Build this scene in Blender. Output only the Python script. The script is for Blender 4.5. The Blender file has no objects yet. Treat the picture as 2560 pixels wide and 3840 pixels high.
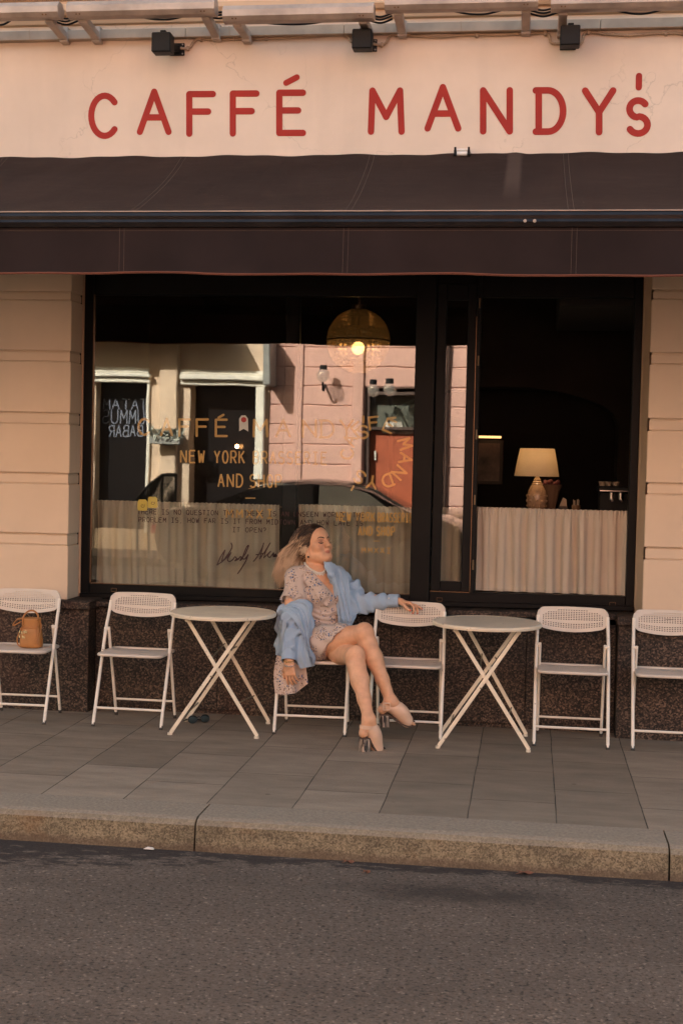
import bpy, math, random
import numpy as np
from mathutils import Vector, Matrix
random.seed(7); rng = np.random.default_rng(11)
scene = bpy.context.scene
COL = scene.collection
R = math.radians

# ------------------------------------------------------------ camera, sky, sun, exposure
CAM_C = np.array([0.6, -8.3061, 1.6031]); YAW, PITCH, ROLL = R(7.84709), R(2.160655), R(1.2904993); FPX = 5129.03
def cam_axes():
    cy, sy, cp, sp = math.cos(YAW), math.sin(YAW), math.cos(PITCH), math.sin(PITCH)
    fwd = np.array([-sy*cp, cy*cp, -sp]); right = np.array([cy, sy, 0.0]); down = np.cross(fwd, right)
    cr, sr = math.cos(ROLL), math.sin(ROLL)
    return cr*right - sr*down, sr*right + cr*down, fwd
CR, CD, CF = cam_axes()
cam = bpy.data.objects.new('camera', bpy.data.cameras.new('camera')); COL.objects.link(cam)
cam.matrix_world = Matrix([[CR[i], -CD[i], -CF[i], CAM_C[i]] for i in range(3)] + [[0, 0, 0, 1]])
cam.data.sensor_fit = 'VERTICAL'; cam.data.sensor_height = 36.0; cam.data.lens = 36.0*FPX/3840
cam.data.clip_start = 0.05; cam.data.clip_end = 800
scene.camera = cam
cam.data.dof.use_dof = True; cam.data.dof.focus_distance = 7.75; cam.data.dof.aperture_fstop = 7.0

SUN_EL, SUN_AZ = R(36), R(-32)            # sun stands behind the cafe building (azimuth from +Y towards +X)
SKY_STRENGTH, SUN_STRENGTH, EXPOSURE = 0.15, 5.0, 2.08
world = bpy.data.worlds.new('World'); scene.world = world; world.use_nodes = True
nt = world.node_tree; nt.nodes.clear()
sky = nt.nodes.new('ShaderNodeTexSky'); sky.sky_type = 'NISHITA'; sky.sun_disc = False
sky.sun_elevation = SUN_EL; sky.sun_rotation = SUN_AZ; sky.air_density = 1.0; sky.dust_density = 5.0; sky.ozone_density = 0.4
warm = nt.nodes.new('ShaderNodeMix'); warm.data_type = 'RGBA'; warm.blend_type = 'MULTIPLY'
warm.inputs[0].default_value = 1.0; warm.inputs[7].default_value = (1.0, 0.97, 0.80, 1)     # late, hazy, warm white balance
bg = nt.nodes.new('ShaderNodeBackground'); bg.inputs[1].default_value = SKY_STRENGTH
wo = nt.nodes.new('ShaderNodeOutputWorld')
nt.links.new(sky.outputs[0], warm.inputs[6]); nt.links.new(warm.outputs[2], bg.inputs[0]); nt.links.new(bg.outputs[0], wo.inputs[0])
sl = bpy.data.lights.new('sun', 'SUN'); sl.energy = SUN_STRENGTH; sl.angle = R(0.5); sl.color = (1.0, 0.95, 0.86)
so = bpy.data.objects.new('sun', sl); COL.objects.link(so)
sd = Vector((math.sin(SUN_AZ)*math.cos(SUN_EL), math.cos(SUN_AZ)*math.cos(SUN_EL), math.sin(SUN_EL)))
so.rotation_euler = sd.to_track_quat('Z', 'Y').to_euler(); so.location = (0, 30, 40)
vs = scene.view_settings; vs.view_transform = 'Standard'; vs.look = 'None'; vs.gamma = 1.0; vs.exposure = EXPOSURE; vs.use_curve_mapping = False
scene.render.engine = 'CYCLES'
cy = scene.cycles
cy.max_bounces = 8; cy.diffuse_bounces = 4; cy.glossy_bounces = 4; cy.transmission_bounces = 6; cy.transparent_max_bounces = 12
cy.use_denoising = True; cy.sample_clamp_indirect = 4.0; cy.caustics_reflective = False; cy.caustics_refractive = False
cy.use_adaptive_sampling = True; cy.adaptive_threshold = 0.01

# ------------------------------------------------------------ helpers
def at(px, py, y=None, z=None, x=None):
    """the point of the place seen at photograph pixel (px, py) on the plane y= / z= / x="""
    d = CR*((px-1280)/FPX) + CD*((py-1920)/FPX) + CF
    if y is not None: t = (y-CAM_C[1])/d[1]
    elif z is not None: t = (z-CAM_C[2])/d[2]
    else: t = (x-CAM_C[0])/d[0]
    return CAM_C + t*d
def zp(x, y, Y):                          # the same for the woman, measured in an enlarged crop
    return at(950+.47832*x, 1900+.47832*y, y=Y)
def lin(h):
    h = h.lstrip('#'); v = [int(h[i:i+2], 16)/255 for i in (0, 2, 4)]
    return tuple(c/12.92 if c <= .04045 else ((c+.055)/1.055)**2.4 for c in v)

class NT:
    def __init__(s, m): s.t = m.node_tree; s.n = s.t.nodes; s.l = s.t.links
    def new(s, typ, **kw):
        n = s.n.new('ShaderNode'+typ)
        for k, v in kw.items(): setattr(n, k, v)
        return n
    def link(s, a, b): s.l.new(a, b)
    def val(s, node, **kw):
        for k, v in kw.items(): node.inputs[k].default_value = v
        return node
    def coords(s, scale=(1, 1, 1), kind='Object', loc=(0, 0, 0), rot=(0, 0, 0)):
        c = s.new('TexCoord'); m = s.new('Mapping'); s.link(c.outputs[kind], m.inputs[0])
        m.inputs['Scale'].default_value = scale; m.inputs['Location'].default_value = loc; m.inputs['Rotation'].default_value = rot
        return m.outputs[0]
    def noise(s, vec, scale, detail=4, rough=.55):
        n = s.new('TexNoise'); n.inputs['Scale'].default_value = scale; n.inputs['Detail'].default_value = detail; n.inputs['Roughness'].default_value = rough
        if vec is not None: s.link(vec, n.inputs['Vector'])
        return n.outputs['Fac']
    def ramp(s, fac, stops, interp='LINEAR'):
        r = s.new('ValToRGB'); r.color_ramp.interpolation = interp
        e = r.color_ramp.elements
        while len(e) < len(stops): e.new(.5)
        for q, (p, c) in zip(e, stops):
            q.position = p; q.color = (c, c, c, 1) if isinstance(c, (int, float)) else (*c, 1)
        s.link(fac, r.inputs[0]); return r.outputs[0]
    def mix(s, fac, a, b, blend='MIX'):
        m = s.new('Mix', data_type='RGBA', blend_type=blend)
        for ix, v in ((0, fac), (6, a), (7, b)):
            sock = m.inputs[ix]
            if hasattr(v, 'links'): s.link(v, sock)
            elif isinstance(v, (int, float)): sock.default_value = v if ix == 0 else (v, v, v, 1)
            else: sock.default_value = (*v, 1)
        return m.outputs[2]
    def math(s, op, a, b=0.0, c=None):
        m = s.new('Math', operation=op)
        for i, v in enumerate((a, b, c)):
            if v is None: continue
            if hasattr(v, 'links'): s.link(v, m.inputs[i])
            else: m.inputs[i].default_value = v
        return m.outputs[0]
    def bump(s, h, strength=.3, dist=.01):
        b = s.new('Bump'); b.inputs['Strength'].default_value = strength; b.inputs['Distance'].default_value = dist
        s.link(h, b.inputs['Height']); return b.outputs[0]

def newmat(name):
    m = bpy.data.materials.new(name); m.use_nodes = True
    return m, NT(m), m.node_tree.nodes['Principled BSDF']
def simple(name, col, rough=.5, metal=0.0, var=.12, vscale=6, bump=0.0, bscale=80, spec=.5, sss=0.0, coords='Object'):
    """principled with a soft cloudy variation of the base colour and a fine bump"""
    m, t, b = newmat(name)
    v = t.coords(kind=coords)
    f = t.noise(v, vscale, 5)
    c = t.ramp(f, [(.25, tuple(x*(1-var) for x in col)), (.75, tuple(min(1, x*(1+var)) for x in col))])
    t.link(c, b.inputs['Base Color'])
    b.inputs['Roughness'].default_value = rough; b.inputs['Metallic'].default_value = metal
    b.inputs['Specular IOR Level'].default_value = spec
    if sss:
        b.inputs['Subsurface Weight'].default_value = sss; b.inputs['Subsurface Radius'].default_value = (.012, .005, .003); b.inputs['Subsurface Scale'].default_value = 1.0
    if bump:
        t.link(t.bump(t.noise(v, bscale, 3), bump, .004), b.inputs['Normal'])
    return m

class MB:
    """collects pieces of geometry and links them as ONE mesh object"""
    def __init__(s): s.v = []; s.f = []; s.c = []
    def add(s, vs, fs, col=None):
        o = len(s.v); s.v += [tuple(map(float, p)) for p in vs]; s.f += [tuple(i+o for i in f) for f in fs]
        s.c += [col if col is not None else (1, 1, 1)]*len(vs)
        return s
    def box(s, x0, x1, y0, y1, z0, z1, c=0.0, zr=None, col=None):
        """box with chamfer c; zr = (z0, z1) at the x1 end when it slopes"""
        if x1 < x0: x0, x1 = x1, x0
        if y1 < y0: y0, y1 = y1, y0
        if z1 < z0: z0, z1 = z1, z0
        c = min(c, (x1-x0)*.45, (y1-y0)*.45, (z1-z0)*.45)
        def Z(x, z):
            if zr is None: return z
            t = (x-x0)/(x1-x0); k = (z-z0)/(z1-z0)
            a = z0+(zr[0]-z0)*t; b = z1+(zr[1]-z1)*t
            return a+(b-a)*k
        if c <= 0:
            P = [(x, y, Z(x, z)) for x in (x0, x1) for y in (y0, y1) for z in (z0, z1)]
            return s.add(P, [(0, 1, 3, 2), (4, 6, 7, 5), (0, 4, 5, 1), (2, 3, 7, 6), (0, 2, 6, 4), (1, 5, 7, 3)], col)
        V = []; idx = {}
        for i, (X, sx) in enumerate(((x0, 1), (x1, -1))):
            for j, (Y, sy) in enumerate(((y0, 1), (y1, -1))):
                for k, (Zz, sz) in enumerate(((z0, 1), (z1, -1))):
                    for a in range(3):
                        q = [X+sx*c, Y+sy*c, Zz+sz*c]; q[a] = (X, Y, Zz)[a]
                        idx[i, j, k, a] = len(V); V.append((q[0], q[1], Z(q[0], q[2])))
        F = []
        for i in (0, 1):
            q = [idx[i, 0, 0, 0], idx[i, 0, 1, 0], idx[i, 1, 1, 0], idx[i, 1, 0, 0]]; F.append(q if i == 0 else q[::-1])
            q = [idx[0, i, 0, 1], idx[1, i, 0, 1], idx[1, i, 1, 1], idx[0, i, 1, 1]]; F.append(q if i == 0 else q[::-1])
            q = [idx[0, 0, i, 2], idx[0, 1, i, 2], idx[1, 1, i, 2], idx[1, 0, i, 2]]; F.append(q if i == 0 else q[::-1])
        for i in (0, 1):
            for j in (0, 1):
                fl = i ^ j
                for q in ([idx[i, j, 0, 0], idx[i, j, 0, 1], idx[i, j, 1, 1], idx[i, j, 1, 0]],
                          [idx[i, 0, j, 0], idx[i, 1, j, 0], idx[i, 1, j, 2], idx[i, 0, j, 2]],
                          [idx[0, i, j, 1], idx[0, i, j, 2], idx[1, i, j, 2], idx[1, i, j, 1]]):
                    F.append(q)
        for i in (0, 1):
            for j in (0, 1):
                for k in (0, 1): F.append([idx[i, j, k, 0], idx[i, j, k, 1], idx[i, j, k, 2]])
        return s.add(V, F, col)
    def tube(s, path, r, n=8, cap=True, col=None, flat=None, closed=False):
        """tube along a path; r is a radius or one per point; flat=(wdir, ratio) squashes it"""
        P = [np.array(p, float) for p in path]; m = len(P)
        rr = [r]*m if np.isscalar(r) else list(r)
        V = []; prev = None
        for i in range(m):
            if closed: t = P[(i+1) % m]-P[i-1]
            else: t = P[min(i+1, m-1)]-P[max(i-1, 0)]
            t = t/(np.linalg.norm(t)+1e-12)
            if prev is None:
                a = np.array([0, 0, 1.]) if abs(t[2]) < .9 else np.array([1., 0, 0])
                u = np.cross(t, a)
            else: u = prev-t*np.dot(prev, t)
            u /= np.linalg.norm(u)+1e-12; prev = u; w = np.cross(t, u)
            for k in range(n):
                a = 2*math.pi*k/n
                V.append(P[i]+rr[i]*(math.cos(a)*u+math.sin(a)*w))
        F = []
        for i in range(m if closed else m-1):
            j = (i+1) % m
            for k in range(n):
                k2 = (k+1) % n; F.append((i*n+k, i*n+k2, j*n+k2, j*n+k))
        if cap and not closed: F.append(tuple(range(n))[::-1]); F.append(tuple((m-1)*n+k for k in range(n)))
        return s.add(V, F, col)
    def bar(s, a, b, w, h, side=(0, 1, 0), col=None, c=0.0):
        """flat bar a->b, width w along the in-plane normal, thickness h along `side`"""
        a, b, sd_ = np.array(a, float), np.array(b, float), np.array(side, float)
        t = b-a; L = np.linalg.norm(t); t /= L; sd_ = sd_-t*np.dot(sd_, t); sd_ /= np.linalg.norm(sd_); u = np.cross(sd_, t)
        m = MB().box(0, L, -h/2, h/2, -w/2, w/2, c)
        return s.add([a+p[0]*t+p[1]*sd_+p[2]*u for p in m.v], m.f, col)
    def lathe(s, prof, c=(0, 0, 0), n=32, col=None):
        """profile [(radius, z)...] about the vertical through c"""
        V = []; F = []; m = len(prof)
        for r, z in prof:
            for k in range(n):
                a = 2*math.pi*k/n; V.append((c[0]+r*math.cos(a), c[1]+r*math.sin(a), c[2]+z))
        for i in range(m-1):
            for k in range(n):
                k2 = (k+1) % n; F.append((i*n+k, i*n+k2, (i+1)*n+k2, (i+1)*n+k))
        if prof[0][0] > 1e-6: F.append(tuple(range(n))[::-1])
        if prof[-1][0] > 1e-6: F.append(tuple((m-1)*n+k for k in range(n)))
        return s.add(V, F, col)
    def ball(s, c, r, n=10, m=7, col=None):
        r = (r, r, r) if np.isscalar(r) else r
        pr = [(math.sin(math.pi*i/m), -math.cos(math.pi*i/m)) for i in range(m+1)]
        q = MB().lathe([(max(a, 1e-4), b) for a, b in pr], n=n)
        return s.add([(c[0]+p[0]*r[0], c[1]+p[1]*r[1], c[2]+p[2]*r[2]) for p in q.v], q.f, col)
    def prism(s, poly, d0, d1, axis='y', col=None):
        """polygon of (x, z) [axis y] / (y, z) [axis x] / (x, y) [axis z] extruded from d0 to d1"""
        m = len(poly)
        def P(p, d): return {'y': (p[0], d, p[1]), 'x': (d, p[0], p[1]), 'z': (p[0], p[1], d)}[axis]
        V = [P(p, d0) for p in poly]+[P(p, d1) for p in poly]
        F = [tuple(range(m)), tuple(range(2*m-1, m-1, -1))]+[(i, m+i, m+(i+1) % m, (i+1) % m) for i in range(m)]
        return s.add(V, F, col)
    def sheet(s, verts, faces, th, col=None):
        """give an open sheet of faces a thickness th (half to each side)"""
        v = np.array(verts, float); nrm = np.zeros_like(v); edges = {}
        for f in faces:
            n = np.cross(v[f[1]]-v[f[0]], v[f[2]]-v[f[0]])
            for i in f: nrm[i] += n
            for a, b in zip(f, f[1:]+f[:1]): edges[a, b] = 1
        nrm /= np.linalg.norm(nrm, axis=1)[:, None]+1e-12
        m = len(v); V = list(v+nrm*th/2)+list(v-nrm*th/2)
        F = [tuple(f) for f in faces]+[tuple(i+m for i in f[::-1]) for f in faces]
        F += [(a, a+m, b+m, b) for a, b in edges if (b, a) not in edges]
        return s.add(V, F, col)
    def build(s, name, mat, parent=None, smooth=False, local=False, flip=False):
        me = bpy.data.meshes.new(name)
        v = np.array(s.v, float)
        if parent is not None and not local:
            r = parent
            while r.parent is not None: r = r.parent
            v = v-np.array(r.location)
        me.from_pydata(v.tolist(), [], s.f); me.update()
        if any(c != (1, 1, 1) for c in s.c):
            a = me.color_attributes.new('Col', 'FLOAT_COLOR', 'POINT')
            a.data.foreach_set('color', np.c_[np.array(s.c, float), np.ones(len(s.c))].astype(np.float32).ravel())
        if smooth:
            me.polygons.foreach_set('use_smooth', [True]*len(me.polygons))
            if smooth != 'all': me.set_sharp_from_angle(angle=R(40))
        if mat: me.materials.append(mat)
        bm_fix(me)
        o = bpy.data.objects.new(name, me); COL.objects.link(o)
        if parent is not None: o.parent = parent
        return o
    def each(s, name, mat, parent=None, smooth=False, local=False, pad=.001):
        """one object per separate piece (pieces whose boxes touch stay together)"""
        n = len(s.v); p = list(range(n))
        def fd(a):
            while p[a] != a: p[a] = p[p[a]]; a = p[a]
            return a
        for f in s.f:
            for i in f[1:]: p[fd(i)] = fd(f[0])
        rt = np.array([fd(i) for i in range(n)]); V = np.array(s.v); used = sorted({rt[f[0]] for f in s.f}); bx = {r: (V[rt == r].min(0)-pad, V[rt == r].max(0)+pad) for r in used}; g = {r: r for r in used}
        def fg(a):
            while g[a] != a: a = g[a]
            return a
        for i, a in enumerate(used):
            for b in used[i+1:]:
                if (bx[a][0] <= bx[b][1]).all() and (bx[b][0] <= bx[a][1]).all(): g[fg(b)] = fg(a)
        out = []
        for r in sorted({fg(a) for a in used}):
            m = MB(); sel = [i for i in range(n) if rt[i] in bx and fg(rt[i]) == r]; mp = {i: k for k, i in enumerate(sel)}
            m.v = [s.v[i] for i in sel]; m.c = [s.c[i] for i in sel]; m.f = [tuple(mp[i] for i in f) for f in s.f if f[0] in mp]
            out.append(m.build(name, mat, parent, smooth, local))
        return out
import bmesh
def bm_fix(me):
    b = bmesh.new(); b.from_mesh(me); bmesh.ops.recalc_face_normals(b, faces=b.faces); b.to_mesh(me); b.free()

def tag(o, label, cat=None, group=None, kind=None):
    if label: o['label'] = label
    if cat: o['category'] = cat
    if group: o['group'] = group
    if kind: o['kind'] = kind
    return o
def thing(name, label, cat, loc=(0, 0, 0), group=None, kind=None):
    o = bpy.data.objects.new(name, None); COL.objects.link(o); o.location = loc; o.empty_display_size = .1
    return tag(o, label, cat, group, kind)
def copy_tree(o, parent=None):
    c = o.copy(); COL.objects.link(c)
    if parent is not None: c.parent = parent
    for ch in list(o.children): copy_tree(ch, c)
    return c
def arc(cx, cy_, rx, ry, a0, a1, n=14):
    return [(cx+rx*math.cos(R(a0+(a1-a0)*i/n)), cy_+ry*math.sin(R(a0+(a1-a0)*i/n))) for i in range(n+1)]
# ------------------------------------------------------------ stroke lettering
def _s(*p): return list(p)
GL = {
 'A': [[(0, 0), (.5, 1)], [(.5, 1), (1, 0)], [(.19, .36), (.81, .36)]],
 'B': [[(0, 0), (0, 1)], [(0, 1)]+arc(.55, .76, .38, .24, 90, -90)+[(0, .52)], [(0, .52)]+arc(.58, .26, .42, .26, 90, -90)+[(0, 0)]],
 'C': [arc(.56, .5, .56, .5, 42, 318, 24)],
 'D': [[(0, 0), (0, 1)], [(-.12, 1)]+arc(.38, .5, .62, .5, 90, -90, 20)+[(-.12, 0)]],
 'E': [[(0, 0), (0, 1)], [(0, 1), (1, 1)], [(0, .56), (.8, .56)], [(0, 0), (1, 0)]],
 'F': [[(0, 0), (0, 1)], [(0, 1), (1, 1)], [(0, .56), (.8, .56)]],
 'G': [arc(.56, .5, .56, .5, 42, 360, 24)+[(.6, .5)]],
 'H': [[(0, 0), (0, 1)], [(1, 0), (1, 1)], [(0, .5), (1, .5)]],
 'I': [[(.5, 0), (.5, 1)], [(.1, 1), (.9, 1)], [(.1, 0), (.9, 0)]],
 'K': [[(0, 0), (0, 1)], [(0, .4), (.95, 1)], [(.32, .6), (1, 0)]],
 'L': [[(0, 1), (0, 0)], [(0, 0), (1, 0)]],
 'M': [[(0, 0), (.05, 1)], [(.05, 1), (.5, .36)], [(.5, .36), (.95, 1)], [(.95, 1), (1, 0)]],
 'N': [[(0, 0), (0, 1)], [(0, 1), (1, 0)], [(1, 0), (1, 1)]],
 'O': [arc(.5, .5, .5, .5, 0, 360, 28)],
 'P': [[(0, 0), (0, 1)], [(0, 1)]+arc(.55, .72, .45, .28, 90, -90)+[(0, .44)]],
 'Q': [arc(.5, .5, .5, .5, 0, 360, 28), [(.6, .22), (1, -.06)]],
 'R': [[(0, 0), (0, 1)], [(0, 1)]+arc(.55, .73, .43, .27, 90, -90)+[(0, .46)], [(.45, .46), (1, 0)]],
 'S': [arc(.5, .745, .46, .255, 35, 262, 16)+arc(.5, .26, .5, .26, 82, -150, 16)],
 'T': [[(.5, 0), (.5, 1)], [(0, 1), (1, 1)]],
 'U': [[(0, 1)]+arc(.5, .32, .5, .32, 180, 360, 16)+[(1, 1)]],
 'V': [[(0, 1), (.5, 0)], [(.5, 0), (1, 1)]],
 'W': [[(0, 1), (.22, 0)], [(.22, 0), (.5, .75)], [(.5, .75), (.78, 0)], [(.78, 0), (1, 1)]],
 'X': [[(0, 0), (1, 1)], [(0, 1), (1, 0)]],
 'Y': [[(0, 1), (.5, .48)], [(1, 1), (.5, .48)], [(.5, .48), (.5, 0)]],
 'Z': [[(0, 1), (1, 1)], [(1, 1), (0, 0)], [(0, 0), (1, 0)]],
 '.': [[(.45, .02), (.55, .02)]], ',': [[(.52, .04), (.4, -.16)]], '-': [[(0, .45), (1, .45)]],
 "'": [[(.5, 1.0), (.5, .72)]],
 '?': [arc(.5, .74, .42, .26, 160, -70, 14)+[(.5, .28)], [(.5, .02), (.5, .03)]],
}
GL['\u00c9'] = GL['E']+[[(.25, 1.13), (.7, 1.30)]]
def stroke_poly(pts, w, rnd=True):
    P = [np.array(p, float) for p in pts]
    Q = [P[0]]
    for p in P[1:]:
        if np.linalg.norm(p-Q[-1]) > 1e-5: Q.append(p)
    if len(Q) < 2: Q.append(Q[0]+np.array([1e-3, 0]))
    closed = len(Q) > 8 and np.linalg.norm(Q[0]-Q[-1]) < w*.2
    L = []; Rr = []
    for i, p in enumerate(Q):
        a = Q[max(i-1, 0)]; b = Q[min(i+1, len(Q)-1)]
        if closed and i in (0, len(Q)-1): a, b = Q[-2], Q[1]
        t = b-a; t = t/(np.linalg.norm(t)+1e-9); n = np.array([-t[1], t[0]])
        L.append(p+n*w/2); Rr.append(p-n*w/2)
    if not rnd or closed: return L+Rr[::-1]
    def cap(c, frm):
        d = frm-c; a0 = math.atan2(d[1], d[0])
        return [c+w/2*np.array([math.cos(a0-math.pi*k/7), math.sin(a0-math.pi*k/7)]) for k in range(1, 7)]
    return L+cap(Q[-1], L[-1])+Rr[::-1]+cap(Q[0], Rr[0])
def text_strokes(mb, ch, fmap, w, y, th, k0=0, rnd=True, sgn=-1):
    """strokes of one glyph; fmap maps glyph (u, v) to world (x, z); th = thickness towards sgn*y"""
    for k, pl in enumerate(GL.get(ch, [])):
        poly = stroke_poly([fmap(u, v) for u, v in pl], w, rnd)
        mb.prism([tuple(p) for p in poly], y, y+sgn*(th+2.5e-4*((k+k0) % 6)))
def text_line(mb, text, p0, p1, hgt, w, y, th=.0012, fill=.72, rnd=True, sgn=-1, mirror=False, advance=None):
    """text spread evenly from p0 (lower left, (x, z)) to p1 (lower right)"""
    p0, p1 = np.array(p0, float), np.array(p1, float); n = len(text)
    dx = (p1-p0)/n; L = np.linalg.norm(dx); t = dx/L; up = np.array([-t[1], t[0]])
    if mirror: t = -t; p0, dx = p1, -dx; up = np.array([t[1], -t[0]])
    for i, ch in enumerate(text):
        o = p0+dx*(i+(1-fill)/2); ww = L*fill
        text_strokes(mb, ch, lambda u, v: o+t*(u*ww)+up*(v*hgt), w, y, th, i, rnd, sgn)

# ------------------------------------------------------------ materials
def plaster(name, col, cracks=True, stain=.1, scale=1.0):
    m, t, b = newmat(name); v = t.coords()
    big = t.noise(v, .9, 5); fine = t.noise(v, 14, 4)
    c = t.mix(t.ramp(big, [(.35, 0.0), (.68, 1.0)]), tuple(x*(1-stain) for x in col), tuple(min(1, x*(1+stain*.6)) for x in col))
    c = t.mix(t.math('MULTIPLY', t.ramp(fine, [(.4, 0.), (.7, 1.)]), .10), c, tuple(x*.8 for x in col))
    # faint rain streaks: noise stretched along z
    st = t.noise(t.coords(scale=(3.2, 3.2, .25)), 1.0, 4)
    c = t.mix(t.math('MULTIPLY', t.ramp(st, [(.52, 0.), (.8, 1.)]), .26), c, tuple(x*.62 for x in col))
    if cracks:
        vo = t.new('TexVoronoi', feature='DISTANCE_TO_EDGE'); vo.inputs['Scale'].default_value = 1.15
        wv = t.new('VectorMath', operation='ADD'); ns = t.new('TexNoise'); ns.inputs['Scale'].default_value = 3.0; ns.inputs['Detail'].default_value = 6
        t.link(v, ns.inputs['Vector']); t.link(v, wv.inputs[0]); t.link(ns.outputs['Color'], wv.inputs[1]); t.link(wv.outputs[0], vo.inputs['Vector'])
        ln = t.ramp(vo.outputs['Distance'], [(0, 1.), (.006, 0.)])
        msk = t.ramp(t.noise(v, 1.7, 2), [(.48, 0.), (.6, 1.)])
        c = t.mix(t.math('MULTIPLY', t.math('MULTIPLY', ln, msk), .42), c, tuple(x*.45 for x in col))
    t.link(c, b.inputs['Base Color']); b.inputs['Roughness'].default_value = .85; b.inputs['Specular IOR Level'].default_value = .25
    h = t.math('ADD', t.math('MULTIPLY', t.noise(v, 260, 2), .5), t.math('MULTIPLY', t.noise(v, 22, 4), .9))
    t.link(t.bump(h, .28, .004), b.inputs['Normal'])
    return m
WALLC = (.74, .61, .50)
M_wall = plaster('peach_plaster', WALLC)
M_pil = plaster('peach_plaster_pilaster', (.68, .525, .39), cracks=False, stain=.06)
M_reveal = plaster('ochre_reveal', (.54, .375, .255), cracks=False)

def granite():
    m, t, b = newmat('speckled_granite'); v = t.coords()
    vo = t.new('TexVoronoi'); vo.inputs['Scale'].default_value = 120; t.link(v, vo.inputs['Vector'])
    g = t.new('SeparateColor'); t.link(vo.outputs['Color'], g.inputs[0])
    f = t.math('ADD', t.math('MULTIPLY', g.outputs[0], .6), t.math('MULTIPLY', t.noise(v, 75, 4), .5))
    c = t.ramp(f, [(.26, (.005, .004, .0038)), (.45, (.020, .0135, .0105)), (.64, (.062, .039, .028)), (.86, (.17, .115, .085))])
    dirt = t.ramp(t.noise(v, 2.2, 5), [(.35, .55), (.7, 1.15)])
    c = t.mix(1.0, c, dirt, 'MULTIPLY')
    rust = t.ramp(t.noise(t.coords(scale=(1, 1, .8), loc=(3, 1, 0)), 1.3, 4), [(.56, 0.), (.7, 1.)])
    c = t.mix(t.math('MULTIPLY', rust, .35), c, (.075, .022, .012))
    t.link(c, b.inputs['Base Color']); b.inputs['Roughness'].default_value = .62; b.inputs['Specular IOR Level'].default_value = .35
    t.link(t.bump(f, .12, .002), b.inputs['Normal'])
    return m
M_granite = granite()
M_cap = granite(); M_cap.name = 'granite_cap'

M_frame = simple('black_window_frame', (.0055, .0055, .0062), .45, 0, .25, 5, spec=.12)
M_bronze = simple('bronze_gasket', (.17, .10, .055), .35, .6, .2)
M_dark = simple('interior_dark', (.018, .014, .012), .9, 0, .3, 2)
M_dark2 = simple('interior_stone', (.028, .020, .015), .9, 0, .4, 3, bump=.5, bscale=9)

def glass_mat():
    m, t, b = newmat('window_glass'); m.node_tree.nodes.remove(b)
    tr = t.new('BsdfTransparent'); tr.inputs[0].default_value = (.93, .95, .93, 1)
    gl = t.new('BsdfGlossy'); gl.inputs['Roughness'].default_value = .0; gl.inputs[0].default_value = (1, 1, 1, 1)
    mx = t.new('MixShader'); mx.inputs[0].default_value = .10
    v = t.coords(); bp = t.bump(t.noise(v, 1.6, 2), .02, .02); t.link(bp, gl.inputs['Normal'])
    t.link(tr.outputs[0], mx.inputs[1]); t.link(gl.outputs[0], mx.inputs[2]); t.link(mx.outputs[0], m.node_tree.nodes['Material Output'].inputs[0])
    return m
M_glass = glass_mat()
M_gold = simple('gold_lettering', (.58, .34, .10), .55, .0, .1)
M_wine = simple('wine_lettering', (.045, .006, .008), .6, 0, .1)

def cloth(name, col, var=.12, weave=900, rough=.9, trans=0.0, bump=.1):
    m, t, b = newmat(name); v = t.coords()
    c = t.ramp(t.noise(v, 3, 5), [(.25, tuple(x*(1-var) for x in col)), (.75, tuple(min(1, x*(1+var)) for x in col))])
    t.link(c, b.inputs['Base Color']); b.inputs['Roughness'].default_value = rough; b.inputs['Specular IOR Level'].default_value = .15
    b.inputs['Sheen Weight'].default_value = .15
    t.link(t.bump(t.noise(v, weave, 2), bump, .002), b.inputs['Normal'])
    if trans:
        tl = t.new('BsdfTranslucent'); t.link(c, tl.inputs[0]); mx = t.new('MixShader'); mx.inputs[0].default_value = trans
        t.link(b.outputs[0], mx.inputs[1]); t.link(tl.outputs[0], mx.inputs[2])
        tp = t.new('BsdfTransparent'); m2 = t.new('MixShader'); m2.inputs[0].default_value = .16; t.link(mx.outputs[0], m2.inputs[1]); t.link(tp.outputs[0], m2.inputs[2])
        t.link(m2.outputs[0], m.node_tree.nodes['Material Output'].inputs[0])
    return m
M_curtain = cloth('linen_curtain', (.60, .52, .43), .10, 500, .95, .14)

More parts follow.
